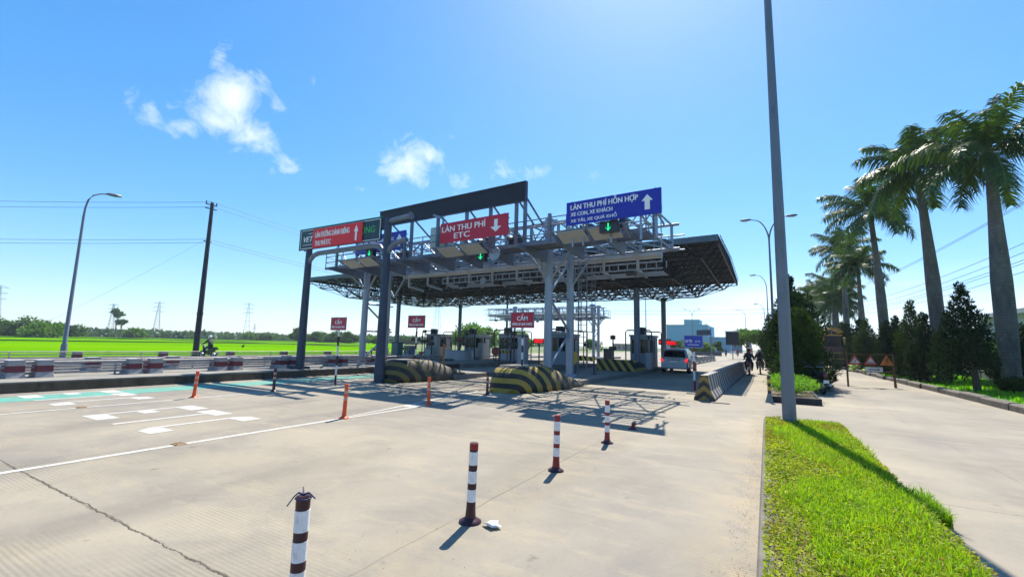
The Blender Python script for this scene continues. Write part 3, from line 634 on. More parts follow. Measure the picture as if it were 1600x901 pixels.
    # ladder with safety cage at the rear of the near legs
    ld = MB(); cx, cy = .35, 2.75
    for s in (-.22, .22): ld.tube([(cx+s, cy, .3), (cx+s, cy, 5.7)], .03, 6)
    for i in range(18): ld.tube([(cx-.22, cy, .6+i*.29), (cx+.22, cy, .6+i*.29)], .015, 5)
    for z in [2.3+i*.55 for i in range(7)]: ld.tube([(cx+.38*math.cos(a), cy+.1+.45+.42*math.sin(a), z) for a in [R(-200+k*22) for k in range(11)]], .02, 5)
    for a in [R(-190+k*40) for k in range(6)]: ld.tube([(cx+.38*math.cos(a), cy+.55+.42*math.sin(a), 2.3), (cx+.38*math.cos(a), cy+.55+.42*math.sin(a), 5.6)], .014, 5)
    ld.obj('ladder_cage', M_galvp, t)
    cb = MB(); cb.box(-5.35, -4.45, -1.75, -1.2, 6.0, 6.95); cb.tube([(-5.1, -1.5, 6.95), (-5.1, -1.5, 7.2)], .03, 6); cb.obj('cabinet', M_cab, t)
    for x, z in ((-2.9, 6.15), (-1.3, 6.1), (2.0, 6.15), (3.3, 6.2), (-8, 6.1), (-10.4, 6.05)):
        eq = MB(); eq.box(x, x+.5, -1.2, -.8, z-.25, z+.12); eq.tube([(x+.25, -1.2, z), (x+.25, -1.55, z-.1)], .1, 8)
        eq.obj('antenna_unit', M_dark, t)
    MB().tube([(-1.25, -2.2, 5.25), (-1.25, -2.28, 5.25)], .27, 16).obj('round_plate', M_galv, t); MB().tube([(-5.6, 2.8, 5.05), (-5.6, 2.72, 5.05)], .2, 12).obj('round_plate', M_galv, t)
    return t
G1 = make_gantry('big near lattice gantry across the toll lanes carrying the lane signs', (-8, 17, 0), ROT)
dup(G1, (-31.4, 58, 0), PI+ROT, 'smaller looking far gantry seen under the canopy across the opposite lanes')
# signs fixed on the gantry (own things, same rotation)
def board(name, label, x0, x1, z0, z1, y, m, group='lane signs on the near gantry', edge=M_galvp, rot=True, back=.05):
    w = LW(x0, y, z0) if rot else Vector((x0, y, z0)); t = thing(name, label, 'sign', w, ROT if rot else 0, group)
    MB().box(0, x1-x0, -.0, back, 0, z1-z0).obj('sign_board', m, t, .006)
    f = MB(); W_, H_ = x1-x0, z1-z0
    for xx in (.06*W_, .5*W_, .94*W_): f.box(xx-.03, xx+.03, back, back+.05, -.05, H_+.03)
    for zz in (.2*H_, .8*H_): f.box(.02, W_-.02, back+.05, back+.09, zz-.02, zz+.02)
    f.obj('back_frame', edge, t)
    return t
tb = board('lane_sign', 'blue lane sign reading LÀN THU PHÍ HỖN HỢP with upward arrow', -5.77, -2.48, 5.82, 6.65, 14.2, M_signblue)
textmesh('LÀN THU PHÍ HỖN HỢP', .16, 2.56, .48, .82, -.002, M_letter, tb, bold=.03)
textmesh('XE CON, XE KHÁCH', .17, 1.70, .285, .475, -.002, M_letter, tb, bold=.03)
textmesh('XE TẢI, XE QUÁ KHỔ', .17, 1.85, .065, .255, -.002, M_letter, tb, bold=.03)
arrow(2.85, .42, .36, .50, -.002, True, M_letter, tb, sw=.46)
for x in (.2, .6, 1.6, 2.6, 3.1): MB().bar((x, .12, .1), (x, .12, -.75), .06).bar((x, .12, .1), (x, 1.0, -.1), .05).obj('mount', M_galv, tb)
MB().tube([(3.24, .1, .8), (3.24, .1, -1.5)], .018, 6).obj('mount_rod', M_galv, tb)
tr_ = board('lane_sign', 'crimson lane sign reading LÀN THU PHÍ ETC with downward arrow', -11.75, -8.26, 5.82, 6.67, 14.2, M_signred)
textmesh('LÀN THU PHÍ', .10, 2.42, .45, .76, -.002, M_letter, tr_, bold=.02)
textmesh('ETC', .78, 1.62, .13, .37, -.002, M_letter, tr_, bold=.025)
arrow(2.92, .42, .52, .50, -.002, False, M_letter, tr_, sw=.32)
for x in (.15, 1.2, 2.3, 3.3): MB().bar((x, .12, .2), (x, 1.0, .1), .05).bar((x, .12, .2), (x, .12, -.3), .05).obj('mount', M_galv, tr_)
s = MB(); s.tube([(0.05, .1, 0), (.05, .1, 1.0), (-.05, .15, 1.15), (-1.0, .6, 1.55)], .05, 8); s.obj('curved_arm', M_galv, tr_)
td = board('billboard', 'long dark unlit billboard standing highest above the gantry', -16.7, -8.0, 7.36, 8.14, 15.0, M_signback, 'billboards')
s = MB(); s.box(-.03, 8.73, -.03, .08, .76, .80); s.box(-.03, 8.73, -.03, .08, -.03, .0); s.box(8.70, 8.76, -.04, .09, 0, .78); s.obj('trim', M_dark, td)
for x in (.6, 2.2, 3.9, 5.6, 6.9, 8.2, 8.62): MB().bar((x, .15, .4), (x, .15, -1.75), .12).bar((x, .2, .2), (x, 1.6, -.6), .06).obj('support_post', M_galvp, td)
tb2 = board('lane_sign', 'blue lane sign half hidden behind the green sign, showing NG and an arrow', -18.75, -14.95, 6.12, 7.05, 15.2, M_signblue)
textmesh('LÀN THU PHÍ KHÔNG DỪNG', .2, 2.95, .50, .74, -.002, M_letter, tb2, bold=.03)
arrow(3.35, .48, .40, .62, -.002, True, M_letter, tb2, sw=.4)
def signal(x, z, y, label, w=.52, h=.36):
    t = thing('lane_signal', label, 'traffic signal', LW(x, y, z), ROT, 'green arrow lane signals')
    MB().box(-w/2, w/2, -.12, .12, -h/2, h/2).obj('housing', M_blackp, t, .01)
    MB().box(-w/2-.02, w/2+.02, -.22, -.121, h/2-.02, h/2).obj('hood', M_blackp, t)
    q = MB(); k = .12
    q.bar((0, -.128, k), (0, -.128, -k), .035, .01); q.bar((-.085, -.128, -.02), (0.008, -.128, -k), .035, .01); q.bar((.085, -.128, -.02), (-.008, -.128, -k), .035, .01); q.obj('arrow', E_green, t)
    MB().bar((0, .12, 0), (0, .7, .1), .05).obj('bracket', M_galvp, t)
signal(-17.0, 6.0, 14.85, 'green arrow signal under the green sign at the left lane')
signal(-9.87, 5.18, 14.75, 'green arrow signal hanging below the crimson sign', .4, .40)
signal(-4.10, 5.50, 14.0, 'green arrow signal below the blue sign at the right', .62, .34)

# ================================================================== GREEN SIGN PORTAL
t = thing('sign_portal', 'dark steel portal in front of the gantry holding the green sign', 'sign portal', (-18.45, 12.9, 0))
P = [(0, 0, .3), (0, 0, 5.0), (.10, 0, 5.35), (.35, 0, 5.58), (.7, 0, 5.66), (4.2, 0, 5.72), (4.6, 0, 5.66), (4.84, 0, 5.44), (4.95, 0, 5.05)]
MB().tube([(0, 0, .3), (0, 0, 5.0), (0, 0, 6.35)], [.19, .15, .13], 12).obj('post', M_dark, t)
MB().tube([(5.03, 0, 0), (5.03, 0, 3), (5.03, 0, 6.72)], [.21, .175, .155], 12).obj('post', M_dark, t)
MB().box(-.3, .3, -.3, .3, .29, .42).obj('base_plate', M_dark, t)
MB().tube([(0, 0, 4.9), (.10, 0, 5.3), (.35, 0, 5.5), (.7, 0, 5.58), (4.2, 0, 5.62), (4.6, 0, 5.56), (4.84, 0, 5.34), (4.98, 0, 4.95)], .11, 10).obj('beam', M_galvp, t)
s = MB(); s.tube([(5.03, 0, 5.1), (5.2, 0, 5.42), (5.5, 0, 5.62), (6.1, 0, 5.70)], .105, 10); s.obj('side_arm', M_galvp, t); s = MB(); s.tube([(5.1, 0, 6.58), (6.25, 0, 6.66)], .10, 10); s.tube([(6.25, 0, 6.66), (6.3, 0, 6.66)], .15, 10); s.obj('side_arm', M_galvp, t)
MB().tube([(0, 0, 6.3), (5.0, 0, 6.3)], .07, 8).obj('upper_beam', M_dark, t)
tg = board('direction_sign', 'dark green sign with partly covered white and green lettering on the portal', -18.95, -13.62, 5.76, 6.74, 12.72, M_signgreen, 'portal signs', rot=False)
s = MB(); W_, H_ = 5.33, .98
for a in ((.06, W_-.06, .05, .075), (.06, W_-.06, H_-.075, H_-.05), (.06, .085, .05, H_-.05), (W_-.085, W_-.06, .05, H_-.05)): s.box(a[0], a[1], -.006, .001, a[2], a[3])
s.obj('border_line', M_letter, tg)
s = MB(); s.box(0, W_, -.01, .06, H_+.001, H_+.03); s.box(-.03, -.001, -.01, .06, 0, H_+.03); s.obj('edge_trim', M_teal, tg)
textmesh('VETC', .28, 1.25, .36, .62, -.002, M_letter, tg, bold=.02, shear=.3)
s = MB(); s.box(.6, 1.3, -.005, .001, .74, .762); s.box(.25, .9, -.005, .001, .22, .242); s.obj('logo_line', M_letter, tg)
textmesh('ĐỘNG', 3.80, 4.97, .30, .76, -.002, M_lgreen, tg, bold=.015)
tz = thing('banner_sign', 'bright red banner board reading LÀN ĐƯỜNG DÀNH RIÊNG THU PHÍ ETC', 'sign', (-17.93, 12.66, 5.78), 0, 'portal signs')
MB().box(0, 3.25, 0, .03, .0, .88).obj('sign_board', M_signred2, tz)
textmesh('LÀN ĐƯỜNG DÀNH RIÊNG', .17, 2.46, .47, .80, -.002, M_letter, tz, bold=.02)
textmesh('THU PHÍ ETC', .17, 1.28, .09, .38, -.002, M_letter, tz, bold=.02)
arrow(2.88, .44, .26, .68, -.002, True, M_letter, tz, sw=.42)

# ================================================================== CANOPY
t = thing('toll_canopy', 'wide flat steel canopy roof on round columns over all toll lanes', 'canopy', (-8, 17, 0), 0)
CANOPY = t
cx0, cx1, cy0, cy1, cz = -29.4, 6.15, 7.15, 23.6, 7.25
def cdep(x, y):
    d_ = min(x-cx0, cx1-x, y-cy0, cy1-y); return .38+1.2*min(1, max(0, d_)/2.6)
def crise(x, y):
    d_ = min(y-cy0, cy1-y); return cz+.045*d_
rf = MB(); nx, ny = 70, 1
for i in range(140):
    xa, xb = cx0+(cx1-cx0)*i/140, cx0+(cx1-cx0)*(i+1)/140; dz = .03 if i % 2 else 0
    ym = (cy0+cy1)/2; zr = cz+.045*(ym-cy0)
    rf.add([(xa, cy0-.1, cz+dz), (xb, cy0-.1, cz+dz), (xb, ym, zr+dz), (xa, ym, zr+dz)], [(0, 1, 2, 3)]); rf.add([(xa, ym, zr+dz), (xb, ym, zr+dz), (xb, cy1+.1, cz+dz), (xa, cy1+.1, cz+dz)], [(0, 1, 2, 3)])
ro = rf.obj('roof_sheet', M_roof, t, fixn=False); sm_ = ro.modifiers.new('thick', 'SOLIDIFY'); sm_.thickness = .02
fa = MB()
for i in range(24):
    xa, xb = cx0+(cx1-cx0)*i/24, cx0+(cx1-cx0)*(i+1)/24; fa.box(xa+.01, xb-.01, cy0-.16, cy0-.11, cz-.26, cz+.06); fa.box(xa+.01, xb-.01, cy1+.11, cy1+.16, cz-.2, cz+.05)
for i in range(11):
    ya, yb = cy0+(cy1-cy0)*i/11, cy0+(cy1-cy0)*(i+1)/11
    fa.box(cx0-.16, cx0-.11, ya+.01, yb-.01, cz-.20, cz+.06)
    fa.box(cx1+.06, cx1+.09, ya, yb, cz-.02+.045*min(ya-cy0, cy1-yb), cz+.05+.045*min(ya-cy0, cy1-yb))
fa.obj('fascia', M_fascia, t)
sf = MB(); NX, NY = 20, 9
def tp(i, j): x, y = cx0+.1+(cx1-cx0-.2)*i/NX, cy0+.1+(cy1-cy0-.2)*j/NY; return Vector((x, y, crise(x, y)-.08))
def bp(i, j):
    x, y = cx0+.1+(cx1-cx0-.2)*(i+.5)/NX, cy0+.1+(cy1-cy0-.2)*(j+.5)/NY
    return Vector((x, y, cz-cdep(x, y)))
for i in range(NX+1):
    for j in range(NY+1):
        if i < NX: sf.bar(tp(i, j), tp(i+1, j), .07)
        if j < NY: sf.bar(tp(i, j), tp(i, j+1), .07)
        if i < NX and j < NY:
            b = bp(i, j)
            for q in (tp(i, j), tp(i+1, j), tp(i, j+1), tp(i+1, j+1)): sf.bar(b, q, .055)
            if i < NX-1: sf.bar(b, bp(i+1, j), .065)
            if j < NY-1: sf.bar(b, bp(i, j+1), .065)
            if i < NX-1 and j < NY-1: sf.bar(b, bp(i+1, j+1), .04); sf.bar(bp(i+1, j), bp(i, j+1), .04)
# closely set purlins under the sheets
for k in range(34): y = cy0+.3+(cy1-cy0-.6)*k/33; sf.bar((cx0, y, crise(0, y)-.035), (cx1, y, crise(0, y)-.035), .045)
# edge verticals
for j in range(28): y = cy0+.3+(cy1-cy0-.6)*j/27; sf.bar((cx1, y, crise(0, y)-.05), (cx1-.05, y, cz-.40), .04)
sf.bar((cx1-.05, cy0, cz-.40), (cx1-.05, cy1, cz-.40), .06); sf.bar((cx0+.05, cy0, cz-.40), (cx0+.05, cy1, cz-.40), .06); sf.bar((cx0, cy1-.05, cz-.40), (cx1, cy1-.05, cz-.40), .06)
for i in range(36): x = cx0+(cx1-cx0)*i/35; sf.bar((x, cy1-.05, cz-.40), (x, cy1-.05, cz), .04)
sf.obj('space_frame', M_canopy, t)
for x, y in ((.6, 12.6), (.6, 21.5), (-21.6, 12.0), (-21.6, 21.6)):
    zb = cz-1.45
    MB().tube([(x, y, .18), (x, y, zb-.2)], .20, 14).obj('column', M_galvp, t)
    h_ = MB()
    for dx, dy in ((-1, -1), (1, -1), (1, 1), (-1, 1)): h_.tube([(x, y, zb-.30), (x+dx*.75, y+dy*.8, zb-.02)], .045, 6)
    h_.tube([(x, y, zb-.2), (x, y, zb-.02)], [.24, .24], 12); h_.obj('column_head', M_canopy, t)

for c in kids(CANOPY):            # front and rear edges run askew to the lanes, side edges along them
    for v_ in c.data.vertices: v_.co.y += v_.co.x*math.sin(ROT)
# ================================================================== NO-STOPPING SIGNS
def nostop(x, y, z0, zb, zt, w, label, rz=0):
    t = thing('no_stopping_sign', label, 'sign', (x, y, z0), rz, 'red CẤM signs on striped poles')
    n = 6; H_ = zb-z0+.1
    for k in range(n): MB().tube([(0, .03, H_*k/n), (0, .03, H_*(k+1)/n)], .036, 10).obj('pole', [M_maroon, M_white][k % 2] if k else M_maroon, t)
    MB().box(-w/2, w/2, -.02, 0, zb-z0, zt-z0).obj('sign_board', M_signred, t)
    f = MB(); a, b = zb-z0, zt-z0; e = .025
    for q in ((-w/2-e, w/2+e, a-e, a), (-w/2-e, w/2+e, b, b+e), (-w/2-e, -w/2, a, b), (w/2, w/2+e, a, b)): f.box(q[0], q[1], -.03, .01, q[2], q[3])
    f.obj('frame', M_galvp, t); hh = b-a
    textmesh('CẤM', -w*.24, w*.24, a+hh*.46, a+hh*.92, -.022, M_letter, t, bold=.03)
    textmesh('DỪNG XE QUÁ 5 PHÚT', -w*.46, w*.46, a+hh*.10, a+hh*.36, -.022, M_letter, t, bold=.03)
    return t
nostop(-13.85, 11.15, 0, 2.03, 2.46, .78, 'red CẤM sign farthest left, on a striped pole on the pavement')
nostop(-13.4, 14.9, .8, 2.28, 2.78, .92, 'red CẤM sign above the olive striped island nose')
nostop(-7.75, 14.3, .85, 2.27, 2.80, .92, 'red CẤM sign above the bright striped nose beside the gantry leg')

# ================================================================== JERSEY BARRIERS
prof = [(-.31, 0), (-.31, .08), (-.20, .30), (-.115, .80), (.115, .80), (.20, .30), (.31, .08), (.31, 0)]
def jersey(x, y, L_, label, first=False, rz=-.012):
    t = thing('concrete_barrier', label, 'barrier', (x, y, 0), rz, 'striped concrete barriers beside the motorbike lane')
    b = MB(); rings = [[(a*(1 if i else .96), yy, zz) for a, zz in prof] for i, yy in enumerate((0, .04, L_-.04, L_))]; b.loft(rings); b.obj('barrier_body', M_jersey, t, .01)
    if first:
        e = MB(); e.loft([[(a*1.0, yy, zz) for a, zz in prof] for yy in (-.10, -.004)]); e.obj('painted_end', M_endp, t)
    return t
b_ = NB('barrier_end_yellow_black'); p_ = b_.obj(); s_ = b_.n('ShaderNodeSeparateXYZ'); b_.l(p_, s_.inputs[0])
st_ = b_.m('LESS_THAN', b_.m('FRACT', b_.m('MULTIPLY', b_.m('ADD', s_.outputs[2], b_.m('MULTIPLY', b_.m('ABSOLUTE', s_.outputs[0]), .8)), 3.1)), .5)
c_ = b_.mix(st_, (.03, .03, .03, 1), (.30, .19, .035, 1)); c_ = b_.mix(b_.m('MULTIPLY', b_.rng(b_.noise(p_, 6, 9, .75), .48, .60), .6), c_, (.12, .10, .08, 1)); b_.l(c_, b_.b.inputs['Base Color']); b_.set(Roughness=.8); M_endp = b_.m_
NJ = 14
for i in range(NJ):
    y = 15.75+i*2.05; lab = f'{ORD[i]} striped concrete barrier counted from the near end of the row'
    if i == 0: lab = 'nearest striped concrete barrier, with a yellow and black painted end'
    jersey(-1.80+.018*i, y, 2.0, lab, i == 0)
# flat road plate scrap beneath the near end
tag(MB().box(-1.55, -1.05, 15.2, 15.35, .004, .02).obj('scrap_strip', M_black), 'thin black strip lying on the pavement by the barrier end', 'scrap')
# far smaller barrier row beyond the canopy
for i in range(7):
    t = thing('small_barrier', f'{ORD[i]} low pale barrier block in the short row behind the silver car', 'barrier', (-6.6+.02*i, 46+i*3.4, 0), 0, 'low barrier blocks beyond the silver car')
    MB().loft([[(a*.9, yy, zz*.95) for a, zz in prof] for yy in (0, 2.2)]).obj('barrier_body', M_jersey, t)

# ================================================================== MEDIAN BLOCK RAILINGS
def blocks(x, z, ys, where, group, w=.38):
    for i, y in enumerate(ys):
        t = thing('barrier_block', f'{ORD[i]} red-banded concrete block from the left in the {where}', 'barrier block', (x, y, z), random.uniform(-.04, .04), group)
        MB().loft([[(a*w*k, b_*.21*k, zz) for a, b_ in ((-1, -1), (1, -1), (1, 1), (-1, 1))] for k, zz in ((1.0, 0), (.86, .17))]).obj('foot', M_blockside, t, .01)
        MB().loft([[(a*w*k, b_*.21*k, zz) for a, b_ in ((-1, -1), (1, -1), (1, 1), (-1, 1))] for k, zz in ((.86, .17), (.84, .36))]).obj('red_band', M_blockred, t)
        MB().loft([[(a*w*k, b_*.21*k, zz) for a, b_ in ((-1, -1), (1, -1), (1, 1), (-1, 1))] for k, zz in ((.84, .36), (.82, .52))]).obj('block_top', M_blockside, t, .01)
def pipe_rail(x, z, y0, y1, hs, label, m=M_galvp):
    o = MB()
    for h_ in hs: o.tube([(x, y0, z+h_), (x, y1, z+h_)], .042, 6)
    yy = y0
    while yy < y1: o.bar((x, yy, z), (x, yy, z+hs[-1]), .05); yy += 3.1
    tag(o.obj('pipe_railing', m), label, 'railing', 'pipe railings through the concrete blocks')
M_rail = mat('worn_rail_paint', (.42, .39, .37), .6, .1, .4, 3, dirt=((90, 50, 45), .6))
ysA0 = [-1.3, 1.5, 4.3, 7.15, 10.0, 12.6, 15.4, 18.2, 21]; ysA = [q for y in ysA0 for q in (y-.1, y+.52)]; ysB = [1.2, 3.9, 6.45, 8.9, 11.3, 13.8, 16.4, 19.0, 21.6]
blocks(-19.4, .3, ysA, 'front median row', 'red-banded blocks in the front median row'); blocks(-21.0, .3, ysB, 'rear median row', 'red-banded blocks in the rear median row')
pipe_rail(-19.4, .3, -12, 24, (.12, .30, .45), 'three worn pipes running through the front median block row', M_rail); pipe_rail(-21.0, .3, -12, 24, (.12, .30, .45), 'three worn pipes running through the rear median block row', M_rail)
ysC = [-3+i*4.6 for i in range(13)]
blocks(-37.6, 0, ysC, 'far row along the field', 'red-banded blocks in the far roadside row', .4); pipe_rail(-37.6, 0, -20, 70, (.14, .34, .50), 'worn pipes of the far roadside railing along the rice field', M_rail)
# ================================================================== TOLL BOOTHS
def booth(label, x, y, rz, mb=None, L_=2.6, Wd=1.35):
    mb = mb or M_booth; t = thing('toll_booth', label, 'toll booth', (x, y, .2), rz, 'toll booths on the islands'); hw, hl = Wd/2, L_/2
    MB().box(-hw, hw, -hl, hl, 0, 1.02).obj('lower_wall', mb, t, .02)
    f = MB()
    for sx in (-1, 1):
        for sy in (-1, 1): f.box(*sorted((sx*hw, sx*(hw-.1))), *sorted((sy*hl, sy*(hl-.1))), 1.02, 2.2)
        f.box(*sorted((sx*hw, sx*(hw-.07))), -.06, .06, 1.02, 2.2)
    f.box(-.04, .04, -hl, -hl+.07, 1.02, 2.2); f.box(-hw, hw, -hl, hl, 2.0, 2.2); f.obj('window_frame', mb, t)
    g_ = MB()
    for sx in (-1, 1): g_.box(*sorted((sx*(hw-.03), sx*(hw-.045))), -hl+.1, hl-.1, 1.02, 2.0)
    for sy in (-1, 1): g_.box(-hw+.1, hw-.1, *sorted((sy*(hl-.03), sy*(hl-.045))), 1.02, 2.0)
    g_.obj('glass', M_glass, t)
    MB().box(-hw-.08, hw+.08, -hl-.12, hl+.12, 2.202, 2.32).obj('roof', M_booth2, t, .03)
    MB().box(-.28, .28, -hl+.2, -hl+.75, 2.32, 2.86).tube([(0, -hl+.19, 2.6), (0, -hl+.17, 2.6)], .2, 12).obj('air_conditioner', M_dark, t, .02)
    MB().sph((-.5, -.3, 2.5), .18).tube([(-.5, -.3, 2.3), (-.5, -.3, 2.5)], .05, 6).obj('roof_lamp', M_dark, t)
    for sy in (-1, 1):
        MB().tube([(-hw-.22, sy*(hl+.35), 0), (-hw-.22, sy*(hl+.35), 2.5), (-hw-.1, sy*(hl+.35), 2.62), (hw+.1, sy*(hl+.35), 2.62), (hw+.22, sy*(hl+.35), 2.5), (hw+.22, sy*(hl+.35), 0)], .045, 8).obj('guard_frame', M_dark, t)
    MB().box(hw+.002, hw+.03, .35, 1.05, .1, 1.9).obj('door', M_booth2, t)
    MB().box(-hw+.15, hw-.15, -.3, .4, 1.02, 1.35).obj('desk', M_dark, t)
    return t
booth('pale blue toll booth behind the right canopy column, left of the silver car', -7.75, 33.0, 0); booth('toll booth seen right behind the second gantry leg', -13.4, 31.6, 0)
booth('toll booth on the median, centre of the row', -19.6, 34.5, ROT, M_booth2); booth('toll booth with white block in front, left of centre', -25.5, 37.6, ROT); booth('toll booth farthest left with white cabinet beside it', -31.0, 38.2, ROT, M_booth2)
# lane displays, cabinets, booms, stop discs around the booths
def display(x, y, z, label, rz=0, w=.9, h=.36, lit=True):
    t = thing('lane_display', label, 'display', (x, y, .2), rz, 'red lane displays by the booths')
    MB().tube([(0, .08, 0), (0, .08, z)], .05, 8).obj('pole', M_dark, t); MB().box(-w/2, w/2, -.05, .1, z-h/2, z+h/2).obj('housing', M_blackp, t)
    for r_ in range(2):
        q = MB(); x_ = -w/2+.08
        while x_ < w/2-.1: d_ = random.uniform(.04, .09); q.box(x_, x_+d_, -.056, -.051, z+.03-r_*.14, z+.12-r_*.14); x_ += d_-.005
        q.obj('led_text', E_redled if lit else M_red, t)
display(-8.4, 44, 2.0, 'lit red display right of the second gantry, left of the right column', 0, 1.15, .55)
display(-7.0, 39.2, 1.85, 'lit red display just above the roof of the silver car', 0, 1.0, .34)
display(-13.6, 27.5, 1.7, 'lit red display seen between the two near gantry legs', 0, .8, .34)
display(-25.6, 34.6, 1.75, 'dark display in front of the booth with the white block', ROT, 1.1, .4, False); display(-31.3, 34.8, 1.7, 'dark display in front of the far left booth', ROT, 1.1, .4, False)
def cabinet(x, y, w, d_, h_, m_, label, name='equipment_cabinet', cap=M_dark):
    t = thing(name, label, 'cabinet', (x, y, .2), ROT, 'equipment cabinets on the islands'); MB().box(-w/2, w/2, -d_/2, d_/2, 0, h_).obj('cabinet_body', m_, t, .015)
    MB().box(-w/2-.03, w/2+.03, -d_/2-.03, d_/2+.03, h_, h_+.05).obj('cabinet_top', cap, t); MB().box(-w/2+.06, w/2-.06, -d_/2-.014, -d_/2-.001, .1, h_-.1).obj('door', m_, t); return t
cabinet(-29.6, 36.0, .7, .5, 2.1, M_booth2, 'tall white cabinet beside the far left booth'); cabinet(-14.55, 27.0, .6, .5, 2.0, M_booth2, 'tall white cabinet just left of the first gantry leg')
cabinet(-31.0, 33.6, 1.1, .5, 1.0, M_booth, 'low light blue cabinet in front of the far left booth'); cabinet(-28.9, 34.2, .9, .5, .8, M_cab, 'low grey green cabinet in front of the far left booth')
cabinet(-24.2, 36.4, .6, .5, 1.5, M_booth2, 'white cabinet at the corner of the left-of-centre booth'); cabinet(-12.6, 40, .8, .6, 1.2, M_dark, 'dark low cabinet under the far gantry leg')
cabinet(-20.6, 21.2, .6, .45, 1.35, mat('dark_teal_cabinet', (.05, .11, .13), .5), 'dark teal cabinet right of the left gantry column'); cabinet(-6.95, 31.0, .35, .4, 1.1, M_booth2, 'small white kiosk by the left rear corner of the silver car')
t = thing('nose_block', 'white rounded concrete island block in front of the left booths', 'concrete block', (-24.6, 33.2, 0), ROT)
MB().loft([[(w*math.cos(a), w*.35*math.sin(a)*2+0, z_) for a in [2*PI*k/20 for k in range(20)]] for w, z_ in ((1.55, 0), (1.5, .9), (1.42, .95))]).obj('block_body', M_booth2, t)
def boom(x, y, z, L_, label, disc, a=0., rz=0):
    t = thing('boom_gate', label, 'boom gate', (x, y, z), rz, 'striped boom gates at the lanes')
    MB().box(-L_*0-.02, L_, -.02, .02, .66, .90).obj('boom_arm', M_boom, t)
    MB().tube([(0, 0, 0), (0, 0, .95)], .05, 8).tube([(0, 0, 0), (0, 0, .06)], .16, 10).obj('pivot_post', M_dark, t)
    MB().tube([(L_*.98, 0.05, 0), (L_*.98, 0.05, .95)], .05, 8).tube([(L_*.98, .05, 0), (L_*.98, .05, .06)], .16, 10).obj('rest_post', M_dark, t)
    if disc is not None:
        MB().tube([(0, -.05, .80), (0, -.09, .80)], .36, 20).obj('disc', disc, t)
boom(-9.0, 22.4, .2, 1.15, 'yellow striped boom with a round yellow disc by the near gantry leg', M_yel)
boom(-18.7, 30.2, .25, 1.3, 'striped boom with a round red disc left of the bright nose', M_red); boom(-30.8, 31.8, .2, 1.5, 'striped boom with a round red disc before the far left booth', M_red)
boom(-34.0, 31.5, .0, 2.2, 'long striped boom at the far left lane, by the left gantry column', None)
def bollard(x, y, z, label, m_, h_=1.0):
    t = thing('lane_post', label, 'bollard', (x, y, z), 0, 'posts standing on the toll islands'); MB().tube([(0, 0, 0), (0, 0, .05)], .15, 12).obj('base', M_dark, t)
    MB().tube([(0, 0, .05), (0, 0, h_)], .06, 10).obj('shaft', m_, t); MB().sph((0, 0, h_), .06, 8, 5).obj('cap', m_, t)
bollard(-14.0, 23.0, .2, 'black post left of the bright nose on the middle island', M_blackp, 1.2)
bollard(-14.2, 17.9, .2, 'orange short post on top of the olive nose island', mat('dull_orange', (.35, .14, .04), .6), 1.3)
bollard(-9.5, 44.5, .2, 'orange red post with lit top under the right lit display', mat('dull_red', (.32, .06, .04), .6), 1.3); bollard(-25.9, 33.8, .2, 'orange box post before the left-of-centre booth', mat('dull_orange', (.35, .14, .04), .6), 1.5)
# camera and light poles crowding the islands
def gear_pole(x, y, h_, label, heads, rz=0):
    t = thing('camera_pole', label, 'camera pole', (x, y, .2), rz, 'camera and lamp poles among the booths'); MB().tube([(0, 0, 0), (0, 0, h_)], .045, 8).tube([(0, 0, 0), (0, 0, .05)], .14, 10).obj('pole', M_dark, t)
    for k, (z_, w_, dd_) in enumerate(heads):
        q = MB(); q.box(-w_/2, w_/2, -.12-dd_, .05, z_, z_+.26); q.tube([(0, -.12-dd_, z_+.13), (0, -.2-dd_, z_+.13)], .07, 8); q.obj('camera_housing', M_blackp, t)
gear_pole(-13.9, 24.6, 2.3, 'dark camera pole left of the near gantry leg on the middle island', ((1.3, .5, .1), (2.0, .3, 0))); gear_pole(-8.6, 28.2, 2.2, 'dark camera pole just left of the right canopy column', ((1.2, .4, .1), (1.9, .3, 0)))
gear_pole(-18.6, 31.8, 2.5, 'dark camera pole in front of the central booth', ((1.1, .5, .1), (1.5, .4, .1), (2.2, .3, 0))); gear_pole(-24.9, 34.9, 2.6, 'dark camera pole before the left-of-centre booth', ((1.2, .9, .1), (2.2, .5, .1)))
gear_pole(-30.6, 35.4, 2.7, 'dark camera pole before the far left booth', ((1.4, .8, .1), (2.4, .3, .1))); gear_pole(-29.2, 36.8, 2.3, 'second dark camera pole right of the far left booth', ((1.0, .6, .1), (1.5, .3, .1)))
gear_pole(-12.7, 34.6, 2.5, 'dark camera pole right of the middle booth', ((1.4, .4, .1),)); gear_pole(-20.3, 24.2, 1.9, 'dark camera pole between the left gantry column and the rear canopy column', ((1.2, .4, .1), (1.6, .25, 0)))
# yellow/black guard wall in front of the right booth
t = thing('guard_wall', 'low concrete guard wall with faded yellow and black chevrons before the right booth', 'guard wall', (-7.95, 26.6, .2), 0)
g_ = MB()
g_.prism([(-1.15, 0), (1.15, 0), (1.15, .68), (-1.15, .68)], 1, -.14, .14); g_.prism([(.14, 0), (.14, .66), (2.4, .40), (3.2, .05), (3.2, 0)], 0, .9, 1.12); g_.obj('wall_body', M_guard, t, .01)

